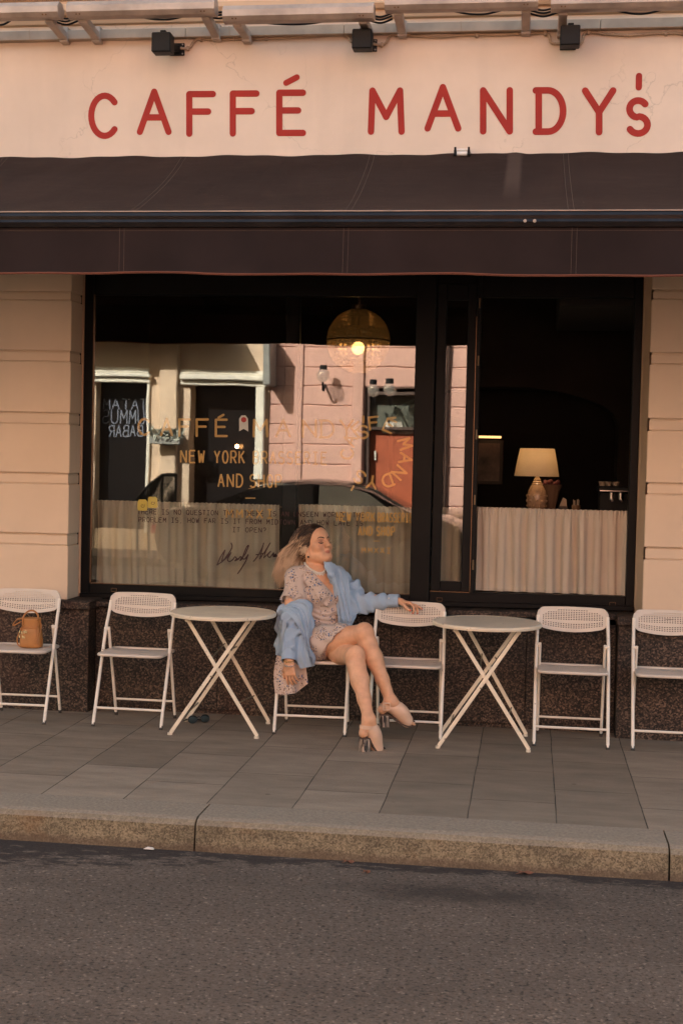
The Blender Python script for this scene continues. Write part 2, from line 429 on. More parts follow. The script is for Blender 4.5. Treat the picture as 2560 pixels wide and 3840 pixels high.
def awning_cloth():
    m, t, b = newmat('brown_awning_canvas'); v = t.coords()
    c = t.ramp(t.noise(v, 1.5, 6), [(.3, (.027, .0145, .0110)), (.72, (.043, .0235, .0178))])
    dust = t.ramp(t.noise(t.coords(scale=(.8, 3, 1)), 5, 6, .7), [(.5, 0.), (.8, 1.)])
    c = t.mix(t.math('MULTIPLY', dust, .22), c, (.10, .062, .047))
    vo = t.new('TexVoronoi'); vo.inputs['Scale'].default_value = 7.5; t.link(v, vo.inputs['Vector'])
    sp = t.ramp(vo.outputs['Distance'], [(.0, 1.), (.035, 0.)])
    sel = t.new('SeparateColor'); t.link(vo.outputs['Color'], sel.inputs[0])
    sp = t.math('MULTIPLY', sp, t.math('GREATER_THAN', sel.outputs[0], .62))
    c = t.mix(t.math('MULTIPLY', sp, .75), c, (.42, .32, .27))
    sx = t.new('SeparateXYZ'); t.link(v, sx.inputs[0])                 # band the roller has rubbed pale, and drift of dust near the front bar
    band = t.ramp(t.math('ABSOLUTE', t.math('SUBTRACT', sx.outputs[0], .955)), [(.030, 1.), (.052, 0.)])
    upr = t.new('MapRange'); upr.inputs['From Min'].default_value = -.35; upr.inputs['From Max'].default_value = .25; t.link(sx.outputs[1], upr.inputs['Value'])
    c = t.mix(t.math('MULTIPLY', t.math('MULTIPLY', band, upr.outputs[0]), .34), c, (.16, .105, .08))
    fr = t.new('MapRange'); fr.inputs['From Min'].default_value = -.25; fr.inputs['From Max'].default_value = -.85; t.link(sx.outputs[1], fr.inputs['Value'])
    dn = t.ramp(t.noise(t.coords(scale=(1, 2.5, 1)), 9, 7, .7), [(.36, 0.), (.66, 1.)])
    c = t.mix(t.math('MULTIPLY', t.math('MULTIPLY', fr.outputs[0], dn), .38), c, (.10, .060, .044))
    t.link(c, b.inputs['Base Color']); b.inputs['Roughness'].default_value = .9; b.inputs['Specular IOR Level'].default_value = .15
    h = t.math('ADD', t.noise(v, 700, 2), t.math('MULTIPLY', t.noise(t.coords(scale=(6, 1.4, 1.4)), 2, 4), 3.5))
    t.link(t.bump(h, .45, .010), b.inputs['Normal'])
    return m
M_awn = awning_cloth()
M_val = cloth('brown_valance_canvas', (.0205, .0125, .0115), .25, 700, .92)
M_pipe = cloth('rust_piping', (.13, .046, .028), .15, 300)
M_thread = simple('beige_thread', (.10, .066, .048), .9)
M_bar = simple('brown_anodised_bar', (.035, .03, .03), .25, .75, .3, 9)
M_red = None
def red_paint():
    m, t, b = newmat('red_sign_paint'); v = t.coords()
    c = t.ramp(t.noise(v, 7, 6), [(.3, (.31, .015, .008)), (.7, (.38, .021, .011))])
    t.link(c, b.inputs['Base Color']); b.inputs['Roughness'].default_value = .75
    t.link(t.bump(t.noise(v, 200, 3), .3, .003), b.inputs['Normal'])
    return m
M_red = red_paint()
M_blackmetal = simple('black_powder_coat', (.006, .006, .0065), .55, .0, .2, 10, bump=.15, bscale=300, spec=.25)
M_trunk = simple('painted_trunking', (.42, .33, .245), .55, 0, .22, 6, bump=.15, bscale=60)
M_moulding = plaster('cornice_plaster', (.60, .42, .28), cracks=False)
M_conduit = simple('beige_conduit', (.42, .30, .20), .6, 0, .12)
M_screw = simple('bright_screw', (.30, .27, .24), .55, .5)
M_housing = simple('weathered_zinc', (.40, .33, .28), .5, .25, .28, 7, bump=.2, bscale=40)

# ------------------------------------------------------------ ground
def paving():
    m, t, b = newmat('stone_paving'); v = t.coords()
    sx = t.new('SeparateXYZ'); t.link(v, sx.inputs[0])
    cb = t.new('CombineXYZ'); t.link(t.math('ADD', sx.outputs[1], 2.166), cb.inputs[0]); t.link(t.math('SUBTRACT', sx.outputs[0], .362), cb.inputs[1])
    # joints wander a little
    wob = t.new('VectorMath', operation='ADD'); nz = t.new('TexNoise'); nz.inputs['Scale'].default_value = 3.0; nz.inputs['Detail'].default_value = 4; t.link(v, nz.inputs['Vector'])
    sc = t.new('VectorMath', operation='SCALE'); sc.inputs['Scale'].default_value = .012; t.link(nz.outputs['Color'], sc.inputs[0])
    t.link(cb.outputs[0], wob.inputs[0]); t.link(sc.outputs[0], wob.inputs[1])
    def brick(mort, smooth):
        br = t.new('TexBrick'); br.offset = .42; br.offset_frequency = 2; br.squash = 1
        for k, q in (('Scale', 1.0), ('Mortar Size', mort), ('Mortar Smooth', smooth), ('Bias', 0.0), ('Brick Width', .66), ('Row Height', .4)): br.inputs[k].default_value = q
        br.inputs['Color1'].default_value = (0, 0, 0, 1); br.inputs['Color2'].default_value = (1, 1, 1, 1); br.inputs['Mortar'].default_value = (.5, .5, .5, 1)
        t.link(wob.outputs[0], br.inputs['Vector']); return br
    br = brick(.0032, .25)
    base = t.mix(t.math('MULTIPLY', br.outputs['Color'], .8), (.205, .157, .113), (.305, .235, .172))
    cloudy = t.ramp(t.noise(t.coords(scale=(1.0, 3.0, 1)), 2.6, 6, .65), [(.3, .78), (.75, 1.2)])
    base = t.mix(1.0, base, cloudy, 'MULTIPLY')
    grain = t.ramp(t.noise(t.coords(scale=(1.0, 2.2, 1)), 130, 4, .8), [(.25, .72), (.75, 1.3)])
    base = t.mix(1.0, base, grain, 'MULTIPLY')
    spots = t.ramp(t.noise(t.coords(scale=(1.0, 2.8, 1), loc=(5, 2, 0)), 15, 5, .75), [(.60, 0.), (.74, 1.)])
    base = t.mix(t.math('MULTIPLY', spots, .6), base, (.065, .05, .038))
    dash = t.ramp(t.noise(t.coords(scale=(.35, 3.2, 1), loc=(1, 4, 0)), 22, 5, .75), [(.58, 0.), (.70, 1.)])
    base = t.mix(t.math('MULTIPLY', dash, .35), base, (.10, .076, .056))
    gv = t.new('TexVoronoi'); gv.inputs['Scale'].default_value = 3.4; t.link(v, gv.inputs['Vector']); gs = t.new('SeparateColor'); t.link(gv.outputs['Color'], gs.inputs[0])
    gum = t.math('MULTIPLY', t.ramp(t.math('ADD', gv.outputs['Distance'], t.math('MULTIPLY', t.noise(v, 30, 3), .05)), [(.055, 1.), (.085, 0.)]), t.math('GREATER_THAN', gs.outputs[0], .45))
    base = t.mix(t.math('MULTIPLY', gum, .5), base, (.05, .038, .03))
    # worn soil against the wall and where furniture stands
    damp = t.math('MULTIPLY', t.ramp(sx.outputs[1], [(0.0, 0.), (1.0, 1.)]), 1.0)
    jf = t.math('MULTIPLY', br.outputs['Fac'], t.ramp(t.noise(v, 6, 3), [(.3, .55), (.6, 1.)]))
    base = t.mix(t.math('MULTIPLY', jf, .9), base, (.016, .012, .010))
    t.link(base, b.inputs['Base Color']); b.inputs['Roughness'].default_value = .8; b.inputs['Specular IOR Level'].default_value = .3
    h = t.math('SUBTRACT', t.math('MULTIPLY', t.noise(v, 160, 4), .35), t.math('MULTIPLY', br.outputs['Fac'], 1.0))
    t.link(t.bump(h, .5, .006), b.inputs['Normal'])
    return m
def asphalt():
    m, t, b = newmat('worn_asphalt'); v = t.coords()
    sx = t.new('SeparateXYZ'); t.link(v, sx.inputs[0])
    vo = t.new('TexVoronoi'); vo.inputs['Scale'].default_value = 120; vo.inputs['Randomness'].default_value = 1.0; t.link(v, vo.inputs['Vector'])
    sc = t.new('SeparateColor'); t.link(vo.outputs['Color'], sc.inputs[0])
    agg = t.ramp(sc.outputs[0], [(.0, .78), (.35, .92), (.8, 1.04), (.94, 1.2), (1., 2.0)])
    base = t.mix(1.0, (.112, .085, .067), agg, 'MULTIPLY')
    pit = t.ramp(t.noise(t.coords(scale=(.8, 1.1, 1)), 66, 3, .6), [(.36, .30), (.465, 1.0)])
    base = t.mix(1.0, base, pit, 'MULTIPLY')
    cl = t.ramp(t.noise(t.coords(scale=(.7, 2.0, 1)), 1.6, 5, .6), [(.3, .80), (.7, 1.15)])
    base = t.mix(1.0, base, cl, 'MULTIPLY')
    # tar and dirt that has collected along the gutter
    wd = t.new('MapRange'); wd.inputs['From Min'].default_value = -2.2; wd.inputs['From Max'].default_value = -.2; wd.inputs['To Min'].default_value = .62; wd.inputs['To Max'].default_value = .13; t.link(sx.outputs[0], wd.inputs['Value'])
    dk = t.math('DIVIDE', t.math('SUBTRACT', -2.462, sx.outputs[1]), wd.outputs[0]); near = t.math('MAXIMUM', t.math('SUBTRACT', 1.0, dk), 0.0)
    n1 = t.noise(t.coords(scale=(.7, 1.9, 1)), 9.5, 9, .78)
    tar = t.ramp(t.math('ADD', t.math('MULTIPLY', near, .12), n1), [(.51, 0.), (.57, 1.)])
    tar = t.math('MULTIPLY', tar, t.ramp(near, [(.0, 0.), (.25, 1.)]))
    base = t.mix(t.math('MULTIPLY', tar, .85), base, (.022, .016, .015))
    sp2 = t.ramp(t.noise(t.coords(scale=(1, 2.2, 1), loc=(4, 9, 0)), 4.2, 6, .7), [(.66, 0.), (.74, 1.)])
    base = t.mix(t.math('MULTIPLY', sp2, .45), base, (.030, .023, .020))
    # one oil patch
    px_ = at(1690, 3350, z=-.135)
    dx = t.math('DIVIDE', t.math('SUBTRACT', sx.outputs[0], float(px_[0])+.02), .62); dy = t.math('DIVIDE', t.math('SUBTRACT', sx.outputs[1], float(px_[1])+.0), .17)
    rr = t.math('SQRT', t.math('ADD', t.math('MULTIPLY', dx, dx), t.math('MULTIPLY', dy, dy)))
    oil = t.ramp(t.math('ADD', rr, t.math('MULTIPLY', t.math('SUBTRACT', t.noise(v, 7, 6), .5), 1.6)), [(.25, 1.), (.98, 0.)])
    base = t.mix(t.math('MULTIPLY', oil, .72), base, (.028, .021, .018))
    t.link(base, b.inputs['Base Color']); b.inputs['Roughness'].default_value = .85; b.inputs['Specular IOR Level'].default_value = .3
    h = t.math('ADD', t.math('MULTIPLY', pit, .8), t.math('MULTIPLY', vo.outputs['Distance'], .6))
    t.link(t.bump(h, .5, .006), b.inputs['Normal'])
    return m
def kerbstone():
    m, t, b = newmat('kerb_granite'); v = t.coords()
    geo = t.new('NewGeometry'); nz = t.new('SeparateXYZ'); t.link(geo.outputs['Normal'], nz.inputs[0])
    vo = t.new('TexVoronoi'); vo.inputs['Scale'].default_value = 170; t.link(v, vo.inputs['Vector']); sc = t.new('SeparateColor'); t.link(vo.outputs['Color'], sc.inputs[0])
    f = t.math('ADD', t.math('MULTIPLY', sc.outputs[0], .55), t.math('MULTIPLY', t.noise(v, 40, 4), .5))
    side = t.ramp(f, [(.22, (.085, .062, .037)), (.5, (.175, .136, .080)), (.8, (.28, .22, .14))])
    st = t.ramp(t.noise(t.coords(scale=(.9, 1, 1.6)), 4, 5, .65), [(.42, 1.05), (.68, .55)])
    side = t.mix(1.0, side, st, 'MULTIPLY')
    og = t.ramp(t.noise(t.coords(scale=(1, 1, 1.5), loc=(2, 0, 7)), 2.6, 5, .65), [(.54, 0.), (.68, 1.)])
    side = t.mix(t.math('MULTIPLY', og, .5), side, (.17, .085, .032))
    z = t.new('SeparateXYZ'); t.link(v, z.inputs[0])
    low = t.new('MapRange'); low.inputs['From Min'].default_value = -.145; low.inputs['From Max'].default_value = -.055; low.inputs['To Min'].default_value = 1; low.inputs['To Max'].default_value = 0; t.link(z.outputs[2], low.inputs['Value'])
    splash = t.ramp(t.math('ADD', low.outputs[0], t.math('MULTIPLY', t.noise(v, 9, 5), .6)), [(.75, 0.), (1.1, 1.)])
    side = t.mix(t.math('MULTIPLY', splash, .6), side, (.085, .052, .032))
    top = t.mix(1.0, (.25, .197, .145), t.ramp(t.noise(v, 70, 5, .75), [(.25, .6), (.75, 1.35)]), 'MULTIPLY')
    c = t.mix(t.ramp(nz.outputs[2], [(.55, 0.), (.9, 1.)]), side, top)
    t.link(c, b.inputs['Base Color']); b.inputs['Roughness'].default_value = .8
    t.link(t.bump(f, .4, .004), b.inputs['Normal'])
    return m
M_pave, M_asph, M_kerb = paving(), asphalt(), kerbstone()
g = MB(); g.add([(-130, -150, -.137), (130, -150, -.137), (130, 90, -.137), (-130, 90, -.137)], [(0, 1, 2, 3)])
tag(g.build('road', M_asph), None, kind='structure')
g = MB().box(-14, 14, -2.168, .5, -.12, 0)
tag(g.build('sidewalk', M_pave), None, kind='structure')
kb = MB(); kx = [-12, -9.0, -7.0, -4.93, -2.875, -.827, 1.221, 3.27, 5.3, 9, 12]
for i in range(len(kx)-1):
    j = .0015*((i*7) % 3-1)
    prof = [(-2.172, -.14), (-2.172, .002+j), (-2.40, .002+j), (-2.432, -.006+j), (-2.452, -.026+j), (-2.466, -.14)]
    kb.prism(prof, kx[i]+.004, kx[i+1]-.004, 'x')
tag(kb.build('kerb', M_kerb), None, kind='structure')
g = MB().box(-60, 60, -14.6, -12.2, -.135, 0); tag(g.build('far_sidewalk', M_asph), None, kind='structure')

# ------------------------------------------------------------ the cafe building
BW = thing('cafe_building', 'peach plastered cafe building with dark granite plinth and grooved pilasters', 'building', (0, 0, 0))
wl = MB(); wl.box(-16, -7.001, -.10, .3, -.05, 12.1); wl.box(6.001, 14, -.10, .3, -.05, 12.1); wl.box(-7, 6, -.10, .30, 2.76, 4.30); wl.box(-7, 6, -.06, .30, 4.28, 12.1); wl.build('wall', M_wall, BW)
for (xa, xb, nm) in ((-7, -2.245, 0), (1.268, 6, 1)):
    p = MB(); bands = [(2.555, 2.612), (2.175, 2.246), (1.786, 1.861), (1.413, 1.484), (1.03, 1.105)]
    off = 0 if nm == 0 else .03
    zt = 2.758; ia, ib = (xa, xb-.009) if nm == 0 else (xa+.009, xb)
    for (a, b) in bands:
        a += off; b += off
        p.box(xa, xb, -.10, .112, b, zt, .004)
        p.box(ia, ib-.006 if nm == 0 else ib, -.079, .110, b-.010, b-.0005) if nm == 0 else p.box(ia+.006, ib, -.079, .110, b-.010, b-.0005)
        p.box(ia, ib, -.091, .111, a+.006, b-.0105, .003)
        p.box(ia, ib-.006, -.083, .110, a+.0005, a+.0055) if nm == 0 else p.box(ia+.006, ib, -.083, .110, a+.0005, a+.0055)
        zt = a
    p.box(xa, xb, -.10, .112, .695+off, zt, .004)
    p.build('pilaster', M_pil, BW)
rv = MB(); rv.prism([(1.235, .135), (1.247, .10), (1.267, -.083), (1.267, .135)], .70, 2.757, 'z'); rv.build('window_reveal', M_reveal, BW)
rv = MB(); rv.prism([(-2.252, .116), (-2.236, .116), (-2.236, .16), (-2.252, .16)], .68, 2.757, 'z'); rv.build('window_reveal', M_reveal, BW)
pl = MB()                                                          # recessed plinth of four slabs, and the two pilaster feet
sx_ = [-2.10, -1.33, -.28, .80, 1.125]
sx_ = [-2.092, -1.30, -.22, .60, 1.13]
for a, b in zip(sx_, sx_[1:]): pl.box(a+.0012, b-.0012, 0, .3, .03, .655, .002)
pl.box(-2.12, 1.15, .02, .3, -.05, .09)
pl.build('plinth', M_granite, BW)
cp = MB()
for a, b in ((-2.092, -.84), (-.838, .12), (.122, 1.13)):
    cp.box(a, b, -.028, .3, .648+(a+2.09)*.0125, .684+(a+2.09)*.0125, .004, zr=(.648+(b+2.09)*.0125, .684+(b+2.09)*.0125))
cp.build('sill', M_cap, BW)
for xa, xb, zt in ((-7, -2.095, .695), (1.133, 6, .725)):
    q = MB(); q.box(xa, xb, -.13, .28, -.02, zt-.055, .003); q.box(xa, xb+(.012 if xa < -3 else 0), -.155, .28, zt-.055, zt, .006) if xa < -3 else q.box(xa-.012, xb, -.155, .28, zt-.055, zt, .006)
    q.build('pilaster_plinth', M_granite, BW)
mo = MB()
mo.prism([(-.10, 4.235), (-.125, 4.24), (-.135, 4.262), (-.125, 4.282), (-.155, 4.286), (-.175, 4.31), (-.17, 4.34), (-.10, 4.345)], -7, 6, 'x')
mo.prism([(-.06, 4.40), (-.10, 4.405), (-.13, 4.43), (-.13, 4.47), (-.06, 4.475)], -7, 6, 'x')
mo.build('cornice', M_moulding, BW)
rf = MB().box(-16, 14, -.45, 9, 12.1, 12.4); rf.build('roof', M_trunk, BW)
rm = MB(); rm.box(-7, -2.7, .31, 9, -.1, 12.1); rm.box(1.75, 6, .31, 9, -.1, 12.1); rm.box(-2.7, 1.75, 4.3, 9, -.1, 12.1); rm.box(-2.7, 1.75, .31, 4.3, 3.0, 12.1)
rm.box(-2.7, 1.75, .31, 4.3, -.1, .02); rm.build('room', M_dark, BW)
# stone arch at the back of the room, right
ar = MB(); 
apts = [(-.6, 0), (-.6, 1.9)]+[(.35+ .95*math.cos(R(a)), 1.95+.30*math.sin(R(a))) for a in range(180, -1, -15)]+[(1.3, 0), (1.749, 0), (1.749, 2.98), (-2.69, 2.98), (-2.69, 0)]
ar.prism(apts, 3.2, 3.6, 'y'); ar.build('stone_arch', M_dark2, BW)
bm_ = MB().box(.75, 1.74, .6, 2.2, 2.62, 2.98, .01); bm_.build('ceiling_duct', M_dark, BW)

# ------------------------------------------------------------ shop window
SW = thing('shop_window', 'wide black framed shop window above the granite sill, gold lettering on its glass', 'window', (-.5, .12, .7))
YF = .12
def zb(x): return .697+(x+2.24)*.0125                                # the sill climbs a little to the right
f = MB()
f.box(-2.236, -2.178, YF, .20, zb(-2.236), 2.757, .004); f.box(1.186, 1.236, YF, .20, zb(1.2), 2.757, .004)
f.box(-2.178, -.125, YF+.002, .198, zb(-2.178), .782, .004, zr=(zb(-.125), .780))
f.box(-2.178, 1.186, YF+.010, .196, 2.62, 2.757, .004)
f.box(-.125, -.003, YF-.012, .20, zb(-.1)-.004, 2.757, .004)
f.box(-.003, 1.186, YF+.002, .198, zb(0), .806, .004, zr=(zb(1.186), .816))
f.box(.245, .272, YF-.006, .2, .80, 2.757, .003)
f.box(-2.236, 1.236, YF-.02, YF+.012, zb(-2.236)-.008, zb(-2.236)+.022, .003, zr=(zb(1.236)-.008, zb(1.236)+.022))
f.build('frame', M_frame, SW)
f = MB(); f.box(-.955, -.865, .21, .27, .74, 2.757, .004); f.build('mullion', M_frame, SW)
sf = MB(); sf.box(.004, .062, YF-.004, .17, .812, 2.70, .004); sf.box(.19, .244, YF-.004, .17, .812, 2.70, .004); sf.box(.062, .19, YF-.002, .168, .812, .872, .004); sf.box(.062, .19, YF-.002, .168, 2.60, 2.70, .004)
sash = sf.build('sash', M_frame, SW)
gk = MB(); gk.box(-2.177, -2.171, YF+.004, YF+.02, .785, 2.62); gk.box(-2.17, -.13, YF+.003, YF+.014, .782, .7855); gk.box(.0, .24, YF-.004, YF+.004, .8065, .8105); gk.box(.2425, .2465, YF-.008, YF, .81, 2.5)
gk.each('gasket', M_bronze, SW)
for (a, b, c, d, par) in ((-2.172, -.125, .78, 2.62, SW), (.060, .192, .868, 2.605, sash)):
    q = MB().box(a, b, YF+.016, YF+.022, c, d); q.build('pane', M_glass, par)
vt = MB()
for px_, py_ in ((1647, 2248), (2295, 2265), (428, 2212)):
    c = at(px_, py_, y=YF)
    for a, b, c2, d in ((-.018, .018, .009, .011), (-.018, .018, -.011, -.009), (-.018, -.016, -.011, .011), (.016, .018, -.011, .011)): vt.box(c[0]+a, c[0]+b, YF-.004, YF+.003, c[2]+c2, c[2]+d)
vt.each('drain_cover', M_bronze, SW)
hg = MB()
for zz in (.95, 1.35, 1.75, 2.2, 2.55): hg.tube([(.262, YF-.012, zz), (.262, YF-.012, zz+.06)], .006, 8)
hg.each('hinge', M_bronze, SW)

YL = YF+.0225                                                       # lettering sits on the inner face of the pane
def px2(px, py, y): p = at(px, py, y=y); return (p[0], p[2])
lt = MB(); k = 0
for ch, x0, x1, yt, yb in (('C', 520, 560, 1571, 1630), ('A', 605, 646, 1571, 1632), ('F', 673, 712, 1573, 1634), ('F', 738, 780, 1573, 1634), ('\u00c9', 810, 850, 1574, 1635),
                           ('M', 951, 1002, 1575, 1636), ('A', 1036, 1087, 1575, 1636), ('N', 1136, 1184, 1577, 1638), ('D', 1204, 1250, 1577, 1640), ('Y', 1276, 1322, 1577, 1640), ('S', 1342, 1378, 1597, 1643)):
    a = px2(x0, yb, YL); b = px2(x1, yb, YL); c = px2(x0, yt, YL)
    text_strokes(lt, ch, lambda u, v, a=a, b=b, c=c: (a[0]+u*(b[0]-a[0])+v*(c[0]-a[0]), a[1]+u*(b[1]-a[1])+v*(c[1]-a[1])), .0145, YL, .0008, k); k += 1
lt.prism([tuple(p) for p in stroke_poly([px2(1362, 1562, YL), px2(1361, 1584, YL)], .014)], YL, YL-.0008)
def line_px(mb, text, x0, y0, x1, y1, hpx, wpx, y=YL, fill=.62, rnd=False):
    s_ = (y-CAM_C[1])/FPX
    text_line(mb, text, px2(x0, y0, y), px2(x1, y1, y), hpx*s_, wpx*s_, y, .0008, fill, rnd)
line_px(lt, 'NEW', 672, 1734, 772, 1735, 46, 6); line_px(lt, 'YORK', 799, 1736, 922, 1737, 46, 6); line_px(lt, 'BRASSERIE', 944, 1738, 1230, 1742, 46, 6)
line_px(lt, 'AND', 812, 1825, 916, 1826, 48, 6); line_px(lt, 'SHOP', 932, 1827, 1060, 1828, 48, 6)
line_px(lt, '-', 912, 1890, 966, 1890, 50, 4, fill=.7)
line_px(lt, 'MMXXI', 842, 1941, 1030, 1943, 32, 5, fill=.6)
# round mark on the right of the pane: the same name set in a circle
cc = at(1412, 1698, y=YL); rad = .185
for ch, ang in (('C', 184), ('A', 156), ('F', 130), ('F', 97), ('\u00c9', 66), ('M', 19), ('A', -10), ('N', -40), ('D', -68), ('Y', -98), ('S', -124)):
    a = R(ang); o = (cc[0]+rad*math.cos(a), cc[2]+rad*math.sin(a)); up = (math.cos(a), math.sin(a)); rt = (math.sin(a), -math.cos(a))
    text_strokes(lt, ch, lambda u, v, o=o, up=up, rt=rt: (o[0]+rt[0]*(u-.5)*.056+up[0]*(v-.5)*.075, o[1]+rt[1]*(u-.5)*.056+up[1]*(v-.5)*.075), .0135, YL, .0008, k); k += 1
o = at(1322, 1830, y=YL); lt.prism([tuple(p) for p in stroke_poly([(o[0]+.006, o[2]+.012), (o[0]-.008, o[2]-.014)], .012)], YL, YL-.0008)
line_px(lt, 'NEW', 1258, 1954, 1318, 1955, 34, 5); line_px(lt, 'YORK', 1330, 1955, 1408, 1956, 34, 5); line_px(lt, 'BRASSERIE', 1414, 1957, 1548, 1959, 34, 5)
line_px(lt, 'AND', 1340, 2007, 1398, 2008, 33, 5); line_px(lt, 'SHOP', 1408, 2008, 1482, 2009, 33, 5)
line_px(lt, '-', 1394, 2044, 1428, 2044, 34, 3, fill=.7); line_px(lt, 'MMXXI', 1352, 2073, 1468, 2075, 20, 3.4, fill=.6)
lt.build('lettering', M_gold, SW)
lt = MB()
line_px(lt, 'THERE IS NO QUESTION THAT THERE IS AN UNSEEN WORLD. THE', 514, 1927, 1368, 1941, 18, 2.7, fill=.66)
line_px(lt, 'PROBLEM IS, HOW FAR IS IT FROM MIDTOWN AND HOW LATE IS', 518, 1957, 1362, 1972, 18, 2.7, fill=.66)
line_px(lt, 'IT OPEN?', 870, 1995, 1000, 1997, 18, 2.7, fill=.66)
lt.build('lettering', M_wine, SW)
sg = MB()
def spx(pts): return [px2(300+x*.5102, 1700+y*.5102, YL) for x, y in pts]
def smooth_path(pts, n=6):
    P = [np.array(p, float) for p in pts]; out = []
    for i in range(len(P)-1):
        a, b, c, d = P[max(i-1, 0)], P[i], P[i+1], P[min(i+2, len(P)-1)]
        for k in range(n):
            t = k/n; out.append(.5*((2*b)+(-a+c)*t+(2*a-5*b+4*c-d)*t*t+(-a+3*b-3*c+d)*t**3))
    out.append(P[-1]); return out
for i, pl_ in enumerate(([(1112, 660), (1118, 690), (1090, 740), (1050, 790), (1008, 820)], [(1008, 820), (1035, 760), (1066, 712)], [(1066, 712), (1048, 770), (1040, 800)], [(1040, 800), (1075, 770), (1110, 730)], [(1110, 730), (1085, 780), (1100, 795), (1125, 780)],
                  [(1125, 780), (1140, 760), (1150, 775), (1138, 790), (1165, 778)], [(1165, 778), (1180, 758), (1190, 775), (1176, 788), (1215, 740)], [(1215, 740), (1240, 680), (1225, 690), (1195, 770), (1215, 775)],
                  [(1215, 775), (1236, 745)], [(1236, 745), (1220, 790), (1190, 840), (1160, 884)], [(1275, 795), (1310, 750), (1340, 690), (1350, 660)], [(1350, 660), (1335, 720), (1322, 775)], [(1295, 745), (1350, 735)],
                  [(1322, 775), (1360, 720), (1398, 658)], [(1398, 658), (1365, 720), (1352, 768)], [(1352, 768), (1385, 735), (1400, 720)], [(1400, 720), (1380, 750), (1395, 765), (1412, 745)], [(1412, 745), (1425, 730), (1420, 762)], [(1420, 762), (1440, 738), (1450, 752), (1520, 748)])):
    sg.prism([tuple(p) for p in stroke_poly(smooth_path(spx(pl_), 4), .0075 if i < 10 else .0065)], YL, YL-.0008-2e-4*(i % 5))
sg.build('signature', M_wine, SW)
M_white = simple('white_vinyl', (.75, .72, .68), .6, 0, .05); M_redv = simple('red_vinyl', (.5, .03, .03), .6, 0, .05); M_yel = simple('yellow_vinyl', (.62, .47, .09), .6, 0, .05)
st = MB(); st.prism([px2(*p, YL) for p in ((897, 1570), (905, 1558), (920, 1557), (930, 1570), (931, 1618), (914, 1608), (897, 1617))], YL, YL-.0006); stk = st.build('sticker', M_white, SW)
st = MB(); c = at(914, 1574, y=YL-.0007); st.prism([(c[0]+.017*math.cos(R(a)), c[2]+.017*math.sin(R(a))) for a in range(0, 360, 30)], YL-.0007, YL-.0013); st.build('badge', M_redv, stk)
for x0, y0 in ((518, 1873), (556, 1863)):
    st = MB(); st.prism([px2(*p, YL-.0014) for p in ((x0, y0+6), (x0+4, y0), (x0+28, y0), (x0+34, y0+6), (x0+36, y0+36), (x0+32, y0+42), (x0+3, y0+42), (x0-2, y0+36))], YL-.0014, YL-.002); s1 = st.build('sticker', M_yel, SW)
    c = at(x0+17, y0+23, y=YL-.0021); sp_ = [(c[0]+(.004+.0016*a/60)*math.cos(R(a)), c[2]+(.004+.0016*a/60)*math.sin(R(a))) for a in range(0, 420, 30)]
    st = MB(); st.prism([tuple(p) for p in stroke_poly(sp_, .003)], YL-.0021, YL-.0026); st.build('spiral', M_wine, s1)

# ------------------------------------------------------------ curtains behind the glass
def curtain(name, x0, x1, label, seed, zt, y0=.30, zbm=.80, amp=.030, slope=0.0, rod=True):
    r = np.random.default_rng(seed)
    o = thing(name, label, 'curtain', ((x0+x1)/2, y0, zbm), 'half height cafe curtains in the shop window')
    L = x1-x0; n = int(L/.005); xs = np.linspace(x0, x1, n+1)
    ph = np.cumsum(r.uniform(.5, 1.6, n+1)*.005*2*math.pi/.105); ph2 = np.cumsum(r.uniform(.6, 1.5, n+1)*.005*2*math.pi/.022)
    env = np.interp(xs, np.linspace(x0, x1, max(4, int(L/.12))), r.uniform(.2, 1.25, max(4, int(L/.12))))
    zs = [0, .012, .013, .1, .25, .4, .455, .478, .492, .497, .5]
    V = []; F = []; zn = len(zs); H = zt-zbm
    for j, zz in enumerate(zs):
        t = zz/.5; up = max(0, (t-.80)/.2)
        a1 = amp*(1-.75*up)*(.9+.25*math.sin(3*t)); a2 = .0045*up
        s = np.sign(np.sin(ph+.5*t))*np.abs(np.sin(ph+.5*t))**.42
        y = y0+a1*env*s+a2*np.sin(ph2)+.004*np.sin(ph*.37+t*2)
        if zz >= .497: y = y+.003*np.sin(ph2*1.3)
        z = zbm+t*H+slope*(xs-x0)+(.002*np.sin(ph2*.7) if t > .97 else 0*xs)
        V += list(zip(xs+.003*np.sin(ph*.5+3*t), y, z))
    for j in range(zn-1):
        for i in range(n): F.append((j*(n+1)+i, j*(n+1)+i+1, (j+1)*(n+1)+i+1, (j+1)*(n+1)+i))
    m = MB(); m.sheet(V, F, .0012); m.build('cloth', M_curtain, o, smooth=True)
    m = MB().tube([(x0-.02, y0+.04, zt-.014), (x1+.02, y0+.04, zt-.014+slope*L)], .004, 8); m.build('rod', M_bronze, o)
curtain('curtain', -2.175, -.975, 'gathered linen half curtain behind the quotation lettering at the left', 1, 1.312, .235, .775)
curtain('curtain', -.855, -.13, 'gathered linen half curtain behind the seated woman', 2, 1.320, .24, .775)
curtain('curtain', -.02, .252, 'narrow linen half curtain inside the slim window sash', 3, 1.325, .235, .80)
curtain('curtain', .275, 1.19, 'wide linen half curtain in the open right bay below the table lamp', 4, 1.333, .215, .815, .024)

